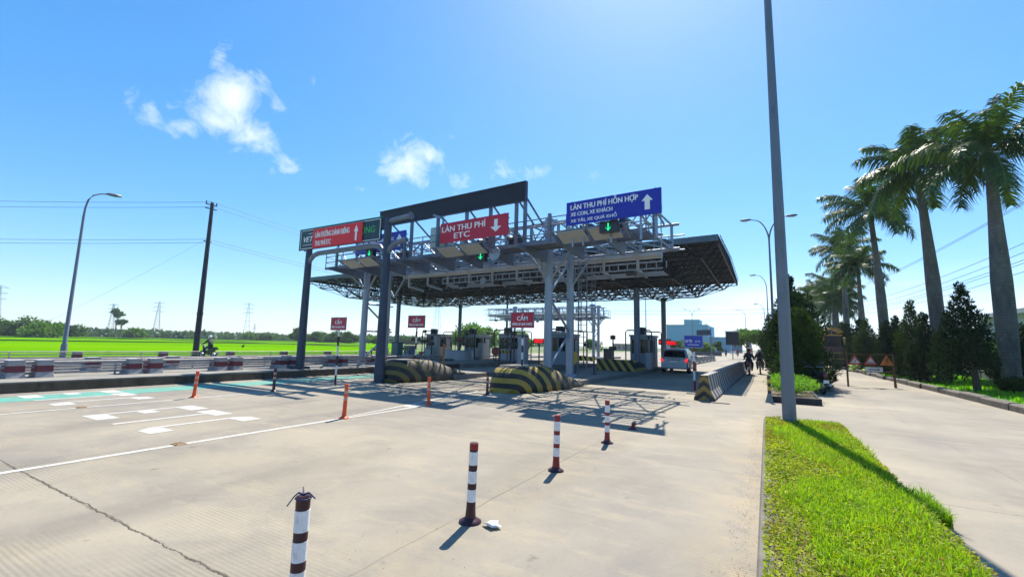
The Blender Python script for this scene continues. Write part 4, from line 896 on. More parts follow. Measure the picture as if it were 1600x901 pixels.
# ================================================================== MOTORBIKE LANE SIGN
t = thing('motorbike_lane_sign', 'blue motorbike lane sign on a red and white pole behind the barrier end', 'sign', (-2.55, 19.2, 0), 0)
for k in range(5): MB().tube([(0, .03, k*.38), (0, .03, (k+1)*.38)], .045, 10).obj('pole', M_red if k % 2 == 0 else M_white, t)
MB().box(-.34, .34, -.02, 0, 1.70, 2.16).obj('sign_board', mat('sign_blue_pale', (.015, .05, .42), .4), t)
q = MB()
for a in ((-.34, .34, 2.16, 2.185), (-.34, .34, 1.675, 1.70), (-.365, -.34, 1.675, 2.185), (.34, .365, 1.675, 2.185)): q.box(a[0], a[1], -.03, .01, a[2], a[3])
q.obj('frame', M_galv, t)
q = MB()
for cx_ in (-.26, -.10): q.tube([(cx_+.045*math.cos(a), -.024, 1.94+.045*math.sin(a)) for a in [2*PI*k/12 for k in range(13)]], .012, 5)
q.bar((-.26, -.024, 1.94), (-.12, -.024, 1.97), .04, .008); q.bar((-.10, -.024, 1.94), (-.14, -.024, 2.03), .02, .008); q.bar((-.22, -.024, 1.99), (-.14, -.024, 1.99), .04, .008)
q.box(-.22, .20, -.026, -.021, 1.79, 1.81); q.obj('motorbike_pictogram', M_letter, t)
q = MB(); q.tube([(.12+.04*math.cos(a), -.024, 1.93+.03*math.sin(a)) for a in [2*PI*k/12 for k in range(10)]], .008, 5); q.tube([(.23+.03*math.cos(a), -.024, 1.93+.03*math.sin(a)) for a in [2*PI*k/12 for k in range(10)]], .008, 5)
q.bar((.16, -.024, 1.93), (.21, -.024, 1.93), .012, .006); q.obj('small_pictogram', M_letter, t)

# ================================================================== SILVER CAR
M_silver = mat('silver_car_paint', (.36, .43, .49), .32, .35, .02, .3, coat=.5)
t = thing('parked_car', 'silver estate car seen from behind stopped beside the right toll booth', 'car', (-5.35, 31.0, 0), R(0))
def section(y, w, z0, z1, zw, wt): return [(-w, y, z0), (-w*1.0, y, z1*.6), (-w*.99, y, z1), (-wt, y, zw), (wt, y, zw), (w*.99, y, z1), (w, y, z1*.6), (w, y, z0)]
L_ = 4.5
body = MB()
def ringb(y, w, z0, zt): return [(-w*.92, y, z0), (-w, y, z0+.12), (-w, y, zt-.18), (-w*.94, y, zt), (w*.94, y, zt), (w, y, zt-.18), (w, y, z0+.12), (w*.92, y, z0)]
body.loft([ringb(0, .80, .32, .95), ringb(.06, .85, .27, 1.0), ringb(.5, .875, .25, 1.0), ringb(3.0, .875, .25, 1.0), ringb(3.9, .85, .27, .90), ringb(4.4, .76, .32, .74), ringb(4.5, .68, .38, .66)], sm=True)
body.obj('body', M_silver, t, .03)
def ringc(y, wb, wt, zb, zt): return [(-wb, y, zb), (-wt, y, zt-.06), (-wt*.9, y, zt), (wt*.9, y, zt), (wt, y, zt-.06), (wb, y, zb)]
cb_ = MB(); cb_.loft([ringc(.08, .80, .70, .99, 1.02), ringc(.34, .81, .68, .99, 1.52), ringc(.6, .82, .68, .99, 1.60), ringc(2.0, .82, .68, .99, 1.63), ringc(2.7, .82, .68, .99, 1.55), ringc(3.5, .78, .66, .88, .95)], sm=False); cb_.obj('cabin', M_silver, t, .03)
MB().add([(-.70, .085, 1.05), (.70, .085, 1.05), (.62, .275, 1.47), (-.62, .275, 1.47)], [(0, 1, 2, 3)]).obj('rear_window', M_carglass, t)
for s__ in (-1, 1):
    MB().add([(s__*.832, .45, 1.02), (s__*.832, 3.05, 1.02), (s__*.70, 2.6, 1.47), (s__*.70, .62, 1.50)], [(0, 1, 2, 3)]).obj('side_window', M_carglass, t)
    MB().prism([(s__*.68, .74), (s__*.845, .75), (s__*.845, .94), (s__*.82, 1.0), (s__*.72, .94)], 1, -.035, .10).obj('tail_light', E_tail, t)
    for yy in (.85, 3.55):
        w_ = MB().tube([(s__*.70, yy, .32), (s__*.89, yy, .32)], .32, 20).obj('wheel', M_black, t); MB().tube([(s__*.885, yy, .32), (s__*.9, yy, .32)], .2, 14).obj('rim', M_galv, w_)
    MB().obox((s__*.97, 2.85, 1.08), (.18, .10, .14), 0.).obj('side_mirror', M_blackp, t, .02)
MB().box(-.80, .80, -.07, .06, .34, .60).obj('bumper', M_silver, t, .03); MB().box(-.78, .78, -.085, -.071, .33, .37).obj('bumper_trim', M_galv, t)
MB().box(-.26, .26, -.05, .02, .70, .83).obj('number_plate', M_white, t); MB().box(-.35, .35, .28, .33, 1.50, 1.53).obj('spoiler_lamp', M_red, t)
MB().box(-.42, .42, -.03, .03, .86, .90).obj('tailgate_trim', M_dark, t)

# ================================================================== PEOPLE ON MOTORBIKES
M_skin = mat('skin', (.35, .19, .12), .55, 0, .1, 8)
def skin_body(name, joints, edges, rad, m_, parent, root=0, sub=2):
    me = bpy.data.meshes.new(name); me.from_pydata(joints, edges, []); me.update(); o = bpy.data.objects.new(name, me); COL.objects.link(o)
    o.parent = parent; o.modifiers.new('skin', 'SKIN'); bpy.context.view_layer.update()
    if not me.skin_vertices:
        bpy.context.view_layer.objects.active = o
    for i, r_ in enumerate(rad): me.skin_vertices[0].data[i].radius = (r_, r_) if not isinstance(r_, tuple) else r_
    me.skin_vertices[0].data[root].use_root = True
    s = o.modifiers.new('sub', 'SUBSURF'); s.levels = sub; s.render_levels = sub; me.materials.append(m_); o.modifiers['skin'].use_smooth_shade = True
    dg = bpy.context.evaluated_depsgraph_get(); nm = bpy.data.meshes.new_from_object(o.evaluated_get(dg)); o.modifiers.clear(); o.data = nm
    nm.materials.clear(); nm.materials.append(m_); return o
def motorbike(label, loc, rz, group='motorbikes', col=None):
    t = thing('motorbike', label, 'motorbike', loc, rz, group); pc = col or M_blackp
    for y in (-.62, .62):
        w = MB(); R_ = .27; w.tube([(0, y+R_*math.cos(a), .31+R_*math.sin(a)) for a in [2*PI*k/18 for k in range(19)]], .045, 8, cap=False); wo_ = w.obj('wheel', M_black, t)
        MB().tube([(-.04, y, .31), (.04, y, .31)], .16, 12).obj('hub', M_galv, wo_)
    b = MB(); b.loft([[(w*math.cos(a), y, z+h_*math.sin(a)) for a in [2*PI*k/10 for k in range(10)]] for y, w, z, h_ in ((-.95, .05, .80, .05), (-.8, .12, .76, .10), (-.45, .15, .68, .14), (-.1, .14, .55, .17), (.2, .12, .48, .12), (.35, .17, .65, .24), (.5, .10, .85, .15), (.56, .05, .95, .06))], sm=True); b.obj('bodywork', pc, t)
    MB().loft([[(w*math.cos(a), y, z+h_*math.sin(a)) for a in [2*PI*k/10 for k in range(10)]] for y, w, z, h_ in ((-.85, .10, .86, .04), (-.6, .15, .84, .06), (-.2, .14, .80, .06), (.08, .09, .80, .04))], sm=True).obj('seat', M_black, t)
    MB().tube([(0, .62, .31), (0, .5, .8), (0, .42, 1.0)], .04, 8).tube([(-.34, .28, 1.02), (-.18, .4, 1.03), (0, .42, 1.0), (.18, .4, 1.03), (.34, .28, 1.02)], .02, 8).obj('handlebar', M_galv, t)
    for s in (-1, 1): MB().tube([(s*.2, .4, 1.03), (s*.3, .38, 1.18)], .012, 6).sph((s*.32, .38, 1.2), .06, 8, 5, (1, .4, .7)).obj('mirror', M_dark, t)
    MB().box(-.07, .07, -.98, -.93, .70, .78).obj('tail_light', M_red, t); MB().tube([(.14, -.2, .3), (.16, -.9, .38)], [.03, .05], 8).obj('exhaust', M_galv, t)
    MB().box(-.09, .09, -1.02, -1.0, .45, .57).obj('number_plate', M_white, t); MB().tube([(0, -.62, .31), (0, -.1, .4)], .04, 6).obj('swing_arm', M_dark, t)
    return t
def rider(label, loc, rz, top, legs, helmet, mask=None):
    t = thing('person', label, 'person', loc, rz)
    J = [(0, -.25, .92), (0, -.20, 1.12), (0, -.12, 1.33), (0, -.09, 1.45), (0, -.07, 1.55),
         (-.19, -.11, 1.38), (-.24, .06, 1.16), (-.30, .26, 1.07), (.19, -.11, 1.38), (.24, .06, 1.16), (.30, .26, 1.07),
         (-.12, -.18, .88), (-.20, .18, .78), (-.17, .12, .40), (-.17, .24, .34), (.12, -.18, .88), (.20, .18, .78), (.17, .12, .40), (.17, .24, .34)]
    Ed = [(0, 1), (1, 2), (2, 3), (3, 4), (2, 5), (5, 6), (6, 7), (2, 8), (8, 9), (9, 10), (0, 11), (11, 12), (12, 13), (13, 14), (0, 15), (15, 16), (16, 17), (17, 18)]
    rd = [(.15, .12), (.145, .11), (.15, .11), .055, .06, .07, .052, .036, .07, .052, .036, .10, .082, .055, .045, .10, .082, .055, .045]
    skin_body('body', J, Ed, rd, legs, t)
    # jacket over the torso and arms
    J2 = [(0, -.25, .95), (0, -.20, 1.13), (0, -.12, 1.33), (-.19, -.11, 1.38), (-.24, .06, 1.16), (-.29, .22, 1.085), (.19, -.11, 1.38), (.24, .06, 1.16), (.29, .22, 1.085)]
    skin_body('jacket', J2, [(0, 1), (1, 2), (2, 3), (3, 4), (4, 5), (2, 6), (6, 7), (7, 8)], [(.175, .145), (.17, .135), (.17, .13), .085, .066, .05, .085, .066, .05], top, t)
    h_ = MB(); h_.sph((0, -.05, 1.60), .095, 14, 10, (.85, 1.0, 1.2)); h_.sph((0, .05, 1.59), .018, 6, 5); h_.obj('head', M_skin, t)
    hm = MB(); hm.sph((0, -.065, 1.645), .135, 16, 9, (.92, 1.05, .86)); hm.obj('helmet', helmet, t)
    for s in (-1, 1):
        hd = MB(); hd.sph((s*.30, .27, 1.06), .045, 10, 7, (1.0, 1.1, .8))
        for k in range(4): hd.tube([(s*(.265+.022*k), .30, 1.075), (s*(.265+.022*k), .325, 1.06), (s*(.265+.022*k), .315, 1.03)], .010, 6)
        hd.tube([(s*.255, .27, 1.06), (s*.245, .30, 1.04), (s*.25, .315, 1.03)], .011, 6); hd.obj('hand', M_skin, t)
        MB().loft([[(s*.17+.045*math.cos(a), y, .33+zz*math.sin(a)) for a in [2*PI*k/10 for k in range(10)]] for y, zz in ((.02, .03), (.08, .045), (.2, .04), (.29, .02))], sm=True).obj('shoe', M_black, t)
    return t
C_dark = mat('dark_jacket', (.025, .025, .035), .8, 0, .3, 8); C_jean = mat('dark_trousers', (.03, .035, .06), .8, 0, .3, 8); C_lt = mat('pale_shirt', (.42, .42, .45), .8, 0, .2, 8)
H_w = mat('white_helmet', (.7, .7, .7), .25, 0, .05, 4); H_k = mat('black_helmet', (.02, .02, .025), .2, 0, .1, 4)
motorbike('black motorbike nearest the barrier in the motorbike lane', (-1.05, 33.6, 0), 0); rider('person in dark clothes riding away nearest the barrier', (-1.05, 33.6, 0), 0, C_dark, C_jean, H_k)
motorbike('motorbike half hidden beside the first, in the motorbike lane', (-.45, 36.0, 0), 0); rider('person in white helmet riding away beside the hedge', (-.45, 36.0, 0), 0, C_dark, C_jean, H_w)
motorbike('motorbike with a rider on the far left road by the field', (-36.3, 17.7, 0), R(-80+180), col=mat('green_bike', (.04, .08, .05), .4)); rider('person in white helmet riding by the rice field near the utility pole', (-36.3, 17.7, 0), R(-80+180), mat('dark_green_shirt', (.03, .06, .05), .8), C_jean, H_w)
motorbike('left of two small far motorbikes on the bright road', (-8.5, 118, 0), PI); rider('person on the left of two far motorbikes', (-8.5, 118, 0), PI, C_jean, C_jean, H_k)
motorbike('right of two small far motorbikes, with a red rider', (-5.9, 116, 0), 0); rider('person in red on the right of two far motorbikes', (-5.9, 116, 0), 0, mat('red_jacket', (.3, .03, .04), .7), C_jean, H_k)
motorbike('dark motorbike parked at the edge of the hedge island', (1.72, 21.9, 0), R(12), 'motorbikes')
# far traffic
def far_car(x, y, m_, label, h_=1.5, truck=False):
    t = thing('car' if not truck else 'truck', label, 'car' if not truck else 'truck', (x, y, 0), 0, 'far traffic on the road'); w = .85 if not truck else 1.15
    MB().loft([[(-w, yy, .3), (-w, yy, a), (w, yy, a), (w, yy, .3)] for yy, a in ((0, .8), (.1, .95), (3.2, .95), (4.2, .7))]).obj('body', m_, t, .05)
    if truck: MB().box(-w, w, .2, 4.6, .9, 2.6).obj('cargo_box', m_, t, .05)
    else: MB().loft([[(-.75, yy, .95), (-.62, yy, a), (.62, yy, a), (.75, yy, .95)] for yy, a in ((.2, .97), (.7, h_), (2.2, h_), (3.0, .97))]).obj('cabin', M_carglass, t, .03)
    for s in (-1, 1):
        for yy in (.8, 3.4): MB().tube([(s*(w-.2), yy, .32), (s*(w+.01), yy, .32)], .32, 12).obj('wheel', M_black, t)
far_car(-11, 185, M_white, 'tiny white car far down the road'); far_car(-7.0, 240, mat('red_truck_paint', (.3, .05, .05), .5), 'tiny red truck far down the road', truck=True)

# ================================================================== RIGHT SIDE: KERB, STRIP, WALL
k = MB()
rnd = random.Random(3)
strip_ = MB(); strip_.box(6.62, 60, -40, 420, -.3, .10)
struct(strip_, 'grass_strip', mat('grass_strip_ground', (.07, .17, .012), .95, 0, .5, 1.4, .6, dirt=((90, 80, 50), .5)))
y = -4
kk = MB()
while y < 110:
    l_ = rnd.uniform(1.5, 2.6); dx = rnd.uniform(-.04, .04); tw_ = rnd.uniform(-.02, .02); zz = .23+rnd.uniform(-.02, .03)
    kk.prism([(6.38+dx, -.02), (6.38+dx, zz-.05), (6.44+dx, zz), (6.64+dx, zz), (6.64+dx, -.02)], 1, y+.02, y+l_-.03); y += l_
o = struct(kk, 'right_kerb', mat('old_kerb_stone', (.12, .108, .09), .9, 0, .5, 1.3, .6, dirt=((30, 28, 30), .8)))
M_grass2 = leafmat('strip_grass_blades', (.10, .28, .01), (.22, .44, .02), 1.5, .45)
def stripgrass():
    n = 26000; x = RNG.uniform(6.6, 12, n); y = RNG.uniform(17, 60, n); k_ = (vnoise(x, y, .8, 2) > RNG.uniform(.15, .6, n)); x, y = x[k_], y[k_]; n = len(x)
    h_ = RNG.uniform(.05, .16, n); a = RNG.uniform(0, PI, n); w = .02+.0006*y; V = np.empty((n, 4, 3)); z0 = .09
    ux, uy = np.cos(a)*w, np.sin(a)*w; lx, ly = RNG.normal(0, .03, n), RNG.normal(0, .03, n)
    V[:, 0] = np.c_[x-ux, y-uy, np.full(n, z0)]; V[:, 1] = np.c_[x+ux, y+uy, np.full(n, z0)]; V[:, 2] = np.c_[x+ux*.2+lx, y+uy*.2+ly, z0+h_]; V[:, 3] = np.c_[x-ux*.2+lx, y-uy*.2+ly, z0+h_]
    return quads('strip_grass', V, M_grass2, 'bright grass under the palm row behind the right kerb', 'grass')
stripgrass()
# boundary wall behind the palms
t = thing('boundary_wall', 'low concrete boundary wall with posts and rails behind the palm row', 'wall', (12.6, 0, 0), 0)
MB().box(0, .18, 15, 110, .1, .75).obj('wall_base', mat('dirty_wall', (.22, .23, .21), .9, 0, .4, .6, .4, dirt=((50, 55, 40), .8)), t)
q = MB()
for i in range(38): q.box(-.04, .22, 15+i*2.5, 15.28+i*2.5, .1, 2.0)
q.obj('wall_post', M_conc, t); q = MB()
for i in range(560): q.box(.07, .10, 15.3+i*.168, 15.33+i*.168, .75, 1.75)
q.box(.05, .12, 15, 110, 1.72, 1.78); q.obj('iron_railing', mat('railing_green', (.03, .07, .06), .6), t)
t = thing('warehouse', 'pale warehouse building with flat roof edge beyond the rightmost palm', 'building', (24, 62, 0), 0)
MB().box(0, 30, 0, 18, 0, 6.2).obj('wall', mat('pale_wall', (.5, .5, .48), .8, 0, .15, .3), t); MB().box(-.6, 30.6, -.6, 18.6, 6.201, 6.7).obj('roof', mat('pale_roof', (.35, .38, .40), .6, 0, .2, .3), t)
q = MB()
for i in range(6): q.box(2+i*4.6, 4.4+i*4.6, -.03, -.001, 2.2, 4.2)
q.obj('window', M_carglass, t)

# ================================================================== FOLIAGE
def leafcloud(n, pts_fn, size, up=.2, asp=.45):
    P, D = pts_fn(n); n = len(P); s = size*RNG.uniform(.6, 1.4, n)
    d1 = D+RNG.normal(size=(n, 3))*.55; d1[:, 2] += up; d1 /= np.linalg.norm(d1, axis=1)[:, None]; q = RNG.normal(size=(n, 3)); d2 = np.cross(d1, q); d2 /= np.linalg.norm(d2, axis=1)[:, None]
    V = np.empty((n, 4, 3)); S = s[:, None]; V[:, 0] = P-d1*S*.4; V[:, 1] = P+d2*S*asp*.5; V[:, 2] = P+d1*S*.7; V[:, 3] = P-d2*S*asp*.5
    return V
def blob_pts(blobs, shell=.55):
    w = np.array([b[3]**2 for b in blobs]); w = w/w.sum(); B = np.array([b[:6] if len(b) > 5 else (b[0], b[1], b[2], b[3], b[3], b[3]) for b in blobs])
    def f_(n):
        i = RNG.choice(len(blobs), n, p=w); d = RNG.normal(size=(n, 3)); d /= np.linalg.norm(d, axis=1)[:, None]
        r = (shell+(1-shell)*RNG.uniform(0, 1, n)**.7)*(1+.12*RNG.normal(size=n)); P = B[i][:, :3]+d*r[:, None]*B[i][:, 3:6]; return P, d
    return f_
M_jun = leafmat('juniper_needles', (.008, .024, .012), (.026, .055, .016), 1.6, .12, .85, .06)
M_jun2 = leafmat('lighter_juniper_needles', (.012, .034, .010), (.05, .09, .015), 1.6, .2, .85, .08)
M_bark = mat('bark', (.10, .075, .06), .9, 0, .4, 5, .6); 
def trunkmat():
    b = NB('palm_trunk'); p = b.obj(); s_ = b.n('ShaderNodeSeparateXYZ'); b.l(p, s_.inputs[0])
    r = b.m('ADD', b.m('MULTIPLY', s_.outputs[2], 7.5), b.m('MULTIPLY', b.noise(p, 1.5, 5), 2.2)); ring = b.m('GREATER_THAN', b.m('FRACT', r), .86)
    col = b.mix(b.rng(b.noise(p, 1.6, 8, .7, (1, 1, .4)), .35, .65), (.095, .085, .08, 1), (.20, .175, .155, 1))
    col = b.mix(b.m('MULTIPLY', b.rng(b.noise(p, 3.2, 6, .7), .55, .7), .6), col, (.27, .26, .23, 1)); col = b.mix(b.m('MULTIPLY', ring, .5), col, (.05, .045, .04, 1))
    b.l(col, b.b.inputs['Base Color']); b.set(Roughness=.9); b.b.inputs['Specular IOR Level'].default_value = .2; b.bump(b.m('SUBTRACT', b.noise(p, 20, 4), b.m('MULTIPLY', ring, 1.5)), .5, .02); return b.m_
M_trk = trunkmat()
M_treeA = leafmat('broadleaf_bright', (.05, .12, .02), (.14, .24, .04), .8, .35); M_treeB = leafmat('broadleaf_dark', (.025, .07, .015), (.08, .15, .03), .5, .3)
def juniper_mesh(seed, h_, r_, n, pw=.75, low=.15):
    rs = random.Random(seed); bl = []
    N_ = 46
    for i in range(N_):
        u = (i+.5)/N_; z_ = h_*(low+(1-low)*u); rr_ = r_*(1-u)**pw+.10; k_ = .45+.2*rs.random(); a = i*2.4+rs.random(); o_ = rr_*(.70)*rs.uniform(.5, 1.1)
        b = max(.16, rr_*k_*rs.uniform(.5, .9)); bl.append((o_*math.cos(a), o_*math.sin(a), z_, b, b, b*1.35))
    V = leafcloud(n, blob_pts(bl, .6), .17, .7, .38)
    me = bpy.data.meshes.new('foliage'); nn = len(V); me.vertices.add(nn*4); me.vertices.foreach_set('co', V.ravel()); me.loops.add(nn*4); me.loops.foreach_set('vertex_index', np.arange(nn*4, dtype=np.int32)); me.polygons.add(nn)
    me.polygons.foreach_set('loop_start', np.arange(nn, dtype=np.int32)*4); me.polygons.foreach_set('loop_total', np.full(nn, 4, np.int32)); me.update(calc_edges=True); me.validate(); return me
JM = [juniper_mesh(1, 4.5, 1.35, 9000), juniper_mesh(2, 4.5, 1.2, 9000), juniper_mesh(5, 4.5, 1.35, 12000, pw=.42, low=.04), juniper_mesh(9, 4.5, 1.1, 9000, pw=.5, low=.05)]
TRK = MB().tube([(0, 0, 0), (.05, 0, 1), (0, .03, 2.2), (0, 0, 3.6)], [.11, .09, .07, .03], 8)
for a in range(7): TRK.tube([(0, 0, .9+a*.4), (.6*math.cos(a*2.4), .6*math.sin(a*2.4), 1.4+a*.42)], [.03, .012], 5)
trko = TRK.obj('trunk', M_bark); trkm = trko.data; bpy.data.objects.remove(trko)
def juniper(x, y, z, k_, sc, label, group, m_=None, rz=0, lean=0):
    t = thing('conifer_tree', label, 'conifer', (x, y, z), rz, group); t.scale = sc; t.rotation_euler = (0, lean, rz)
    me = JM[k_]; o = bpy.data.objects.new('foliage', me); COL.objects.link(o); o.parent = t
    if not me.materials: me.materials.append(M_jun)
    if m_: o.material_slots[0].link = 'OBJECT'; o.material_slots[0].material = m_
    o2 = bpy.data.objects.new('trunk', trkm); COL.objects.link(o2); o2.parent = t; return t
gh = 'dark conifers on the hedge island'
for i, (x, y, k_, s_, l) in enumerate(((1.2, 22.9, 2, (.80, .85, .74), 'low dense conifer at the near end of the hedge island'), (1.35, 25.4, 2, (.98, 1.05, .95), 'dark conifer second from the near end of the hedge island'), (1.15, 28.0, 1, (1.0, 1.0, 1.2), 'pointed conifer third from the near end of the hedge island'),
        (1.3, 30.4, 3, (1.15, 1.2, 1.12), 'conifer fourth from the near end of the hedge island'), (1.1, 33.5, 2, (.85, .85, .98), 'conifer fifth from the near end of the hedge island'), (1.1, 36.8, 1, (.95, .95, 1.1), 'conifer sixth from the near end of the hedge island'), (1.0, 41, 0, (.9, .9, 1), 'conifer seventh from the near end of the hedge island'), (.7, 46, 1, (1, 1, 1.1), 'conifer eighth from the near end of the hedge island'), (.3, 52, 0, (1, 1, 1.1), 'farthest conifer on the hedge island'))):
    juniper(x, y, .17, k_, s_, l, gh, M_jun2 if i in (0, 3) else None, i*1.3)
gr = 'dark conifers under the palm row'
for i, (x, y, k_, s_, l) in enumerate(((7.75, 26.9, 0, (.95, .95, 1.0), 'loose dark conifer with a bare leaning trunk nearest the rightmost palm'), (7.5, 32.2, 1, (.9, .9, .82), 'conifer beside the second palm trunk'), (7.6, 35.0, 0, (.85, .85, 1.02), 'sharp pointed conifer left of the second palm'), (7.4, 37.6, 1, (.8, .8, .86), 'conifer next left of the sharp pointed one'),
        (7.9, 42, 2, (1, 1, .85), 'bushy conifer just right of the third palm trunk'), (7.4, 47.5, 0, (1, 1, .95), 'conifer left of the third palm trunk'), (7.6, 52, 1, (1.1, 1.1, 1.0), 'conifer second left of the third palm trunk'), (7.3, 58, 2, (1.2, 1.2, 1.0), 'conifer behind the warning signs frame'), (7.8, 64, 0, (1.2, 1.2, 1.1), 'conifer left behind the warning signs frame'), (7.2, 70, 1, (1.3, 1.3, 1.1), 'conifer behind the yellow loader'), (10.8, 31.5, 2, (1, 1, .7), 'squat conifer behind the second palm'), (7.0, 80, 2, (1.5, 1.5, 1.2), 'farthest conifer under the palm row'))):
    tt = juniper(x, y, .1, k_, s_, l, gr, M_jun2 if i % 3 == 2 else None, i*1.9+.5)
    if i == 0:
        for c in kids(tt):
            if c.name.startswith('foliage'): c.location = (-.25, 0, .42); c.scale = (.92, .92, .93)
            else: c.rotation_euler = (0, -.12, 0); c.scale = (1.3, 1.3, 1); c.location = (.12, 0, 0)
gx = 'dark hedge trees closing the end of the side yard'
for i, (x, y, k_, s_, l) in enumerate(((3.0, 66, 2, (1.7, 1.7, 1.1), 'dense conifer just left behind the yellow loader'), (5.6, 70, 3, (1.7, 1.7, 1.15), 'dense conifer right behind the yellow loader'), (2.0, 60, 2, (1.5, 1.5, 1.15), 'dense conifer at the end of the hedge island by the loader'), (4.3, 78, 2, (2, 2, 1.4), 'farthest dense conifer closing the side yard'))):
    juniper(x, y, 0, k_, s_, l, gx, None, i*2.2)
# shrubs
def shrub(x, y, z, rx, rz_, n, m_, label, group='shrubs', size=.13, cat='shrub', name='shrub'):
    rs = random.Random(int(x*31+y*7)); bl = []
    for i in range(9): a = rs.random()*6.28; q = rx*.55*rs.random()**.5; b = rx*rs.uniform(.35, .55); bl.append((q*math.cos(a), q*math.sin(a), rz_*rs.uniform(.35, .7), b, b, rz_*.36))
    t = thing(name, label, cat, (x, y, z), 0, group); quads('foliage', leafcloud(n, blob_pts(bl, .4), size, .3, .5), m_, parent=t)
    s = MB()
    for i in range(5): a = i*1.3; s.tube([(0, 0, 0), (rx*.4*math.cos(a), rx*.4*math.sin(a), rz_*.5)], [.03, .012], 5)
    s.obj('stems', M_bark, t); return t
M_shr = leafmat('planter_shrub_leaves', (.08, .20, .015), (.22, .38, .04), 3, .4)
shrub(.7, 18.0, .17, .95, .55, 2600, M_shr, 'low bright green shrub at the near tip of the hedge island', size=.07); shrub(.65, 19.6, .17, .95, .62, 2600, M_shr, 'low bright green shrub behind the first on the hedge island', size=.07); shrub(.7, 21.3, .17, .9, .6, 2400, M_shr, 'low green shrub beside the parked motorbike', size=.07)
M_var = leafmat('variegated_leaves', (.20, .30, .12), (.5, .58, .34), 4, .4)
shrub(6.95, 42.5, .1, .7, .55, 700, M_var, 'pale variegated plant on the kerb behind the warning signs', size=.22); shrub(7.0, 48, .1, 1.1, .9, 800, M_var, 'pale leafy plant left behind the warning signs frame', size=.3); shrub(9.2, 27.4, .1, .8, .7, 2600, M_jun2, 'dark round bush at the foot of the rightmost palm', size=.09)
shrub(7.8, 40.0, .1, .9, 1.1, 1500, M_var, 'speckled shrub right of the third palm trunk', size=.12); shrub(12.2, 34, .1, 1.7, 2.6, 5000, M_treeB, 'tall green bush between the second palm and the rightmost palm', size=.16); shrub(13.8, 28, .1, 2.2, 3.4, 5000, M_treeA, 'bright bush against the wall at the right edge', size=.18); shrub(13.5, 40, .1, 2.0, 2.8, 5000, M_treeB, 'dark bush before the wall behind the second palm', size=.18)
shrub(13.4, 48, .1, 2.4, 3.0, 4000, M_treeB, 'dark bush before the wall behind the pointed conifers', size=.2); shrub(11.5, 58, .1, 2.6, 3.4, 4000, M_treeB, 'dark bush behind the third palm', size=.22)
# palms
def frond_crown(seed, nf, L0):
    rs = random.Random(seed); V = []
    rach = MB()
    for i in range(nf):
        az = i*2.399+rs.uniform(-.3, .3); el = R(84-112*(i/(nf-1))**.95+rs.uniform(-8, 8)); L_ = L0*rs.uniform(.82, 1.08)*(1 if i > 1 else .8); dr = 1.15 if i else .3
        pts = []; p = Vector((.1*math.cos(az), .1*math.sin(az), .2)); e = el; st = 16
        for k in range(st+1): pts.append(p.copy()); p += Vector((math.cos(az)*math.cos(e), math.sin(az)*math.cos(e), math.sin(e)))*L_/st; e -= dr/st*(.5+1.3*k/st)
        rach.tube(pts, [.035*(1-.8*k/st)+.006 for k in range(st+1)], 5)
        for k in range(64):
            u = .10+.90*k/64; f_ = u*st; j = min(st-1, int(f_)); q = pts[j].lerp(pts[j+1], f_-j); T = (pts[j+1]-pts[j]).normalized()
            side = T.cross(Vector((0, 0, 1))); side = side.normalized() if side.length > .05 else Vector((-math.sin(az), math.cos(az), 0)); upv = side.cross(T)
            ll = L0*.27*math.sin(PI*min(.97, .12+u*.80))**.7*rs.uniform(.75, 1.1)
            for s in (-1, 1):
                pl = rs.choice((-.45, -.05, .35))+rs.uniform(-.15, .15)
                d = (side*s*math.cos(pl)+upv*math.sin(pl)+T*.55+Vector((0, 0, -.28))).normalized(); tip = q+d*ll+Vector((0, 0, -.38*ll)); mid = q+d*ll*.55; w = T*.036
                V.append([q-w, q+w, mid+w*.9, mid-w*.9]); V.append([mid-w*.9, mid+w*.9, tip+w*.15, tip-w*.15])
    return np.array([[list(v) for v in f_] for f_ in V]), rach
M_frond = leafmat('palm_leaflets', (.022, .060, .022), (.085, .14, .035), 1.6, .25, .5, .3); M_rach = mat('palm_rachis', (.13, .16, .05), .6)
M_shaft = mat('palm_crownshaft', (.07, .13, .045), .45, 0, .25, 1.5); M_dry = mat('dry_palm_leaf', (.20, .14, .08), .9, 0, .3, 3)
CR = []
for sd_, nf, L0 in ((1, 21, 3.4), (2, 22, 3.3), (3, 20, 3.5)):
    V, rc = frond_crown(sd_, nf, L0); a = quads('fronds', V, M_frond, kind=None); b = rc.obj('frond_stalks', M_rach); CR.append((a.data, b.data)); bpy.data.objects.remove(a); bpy.data.objects.remove(b)
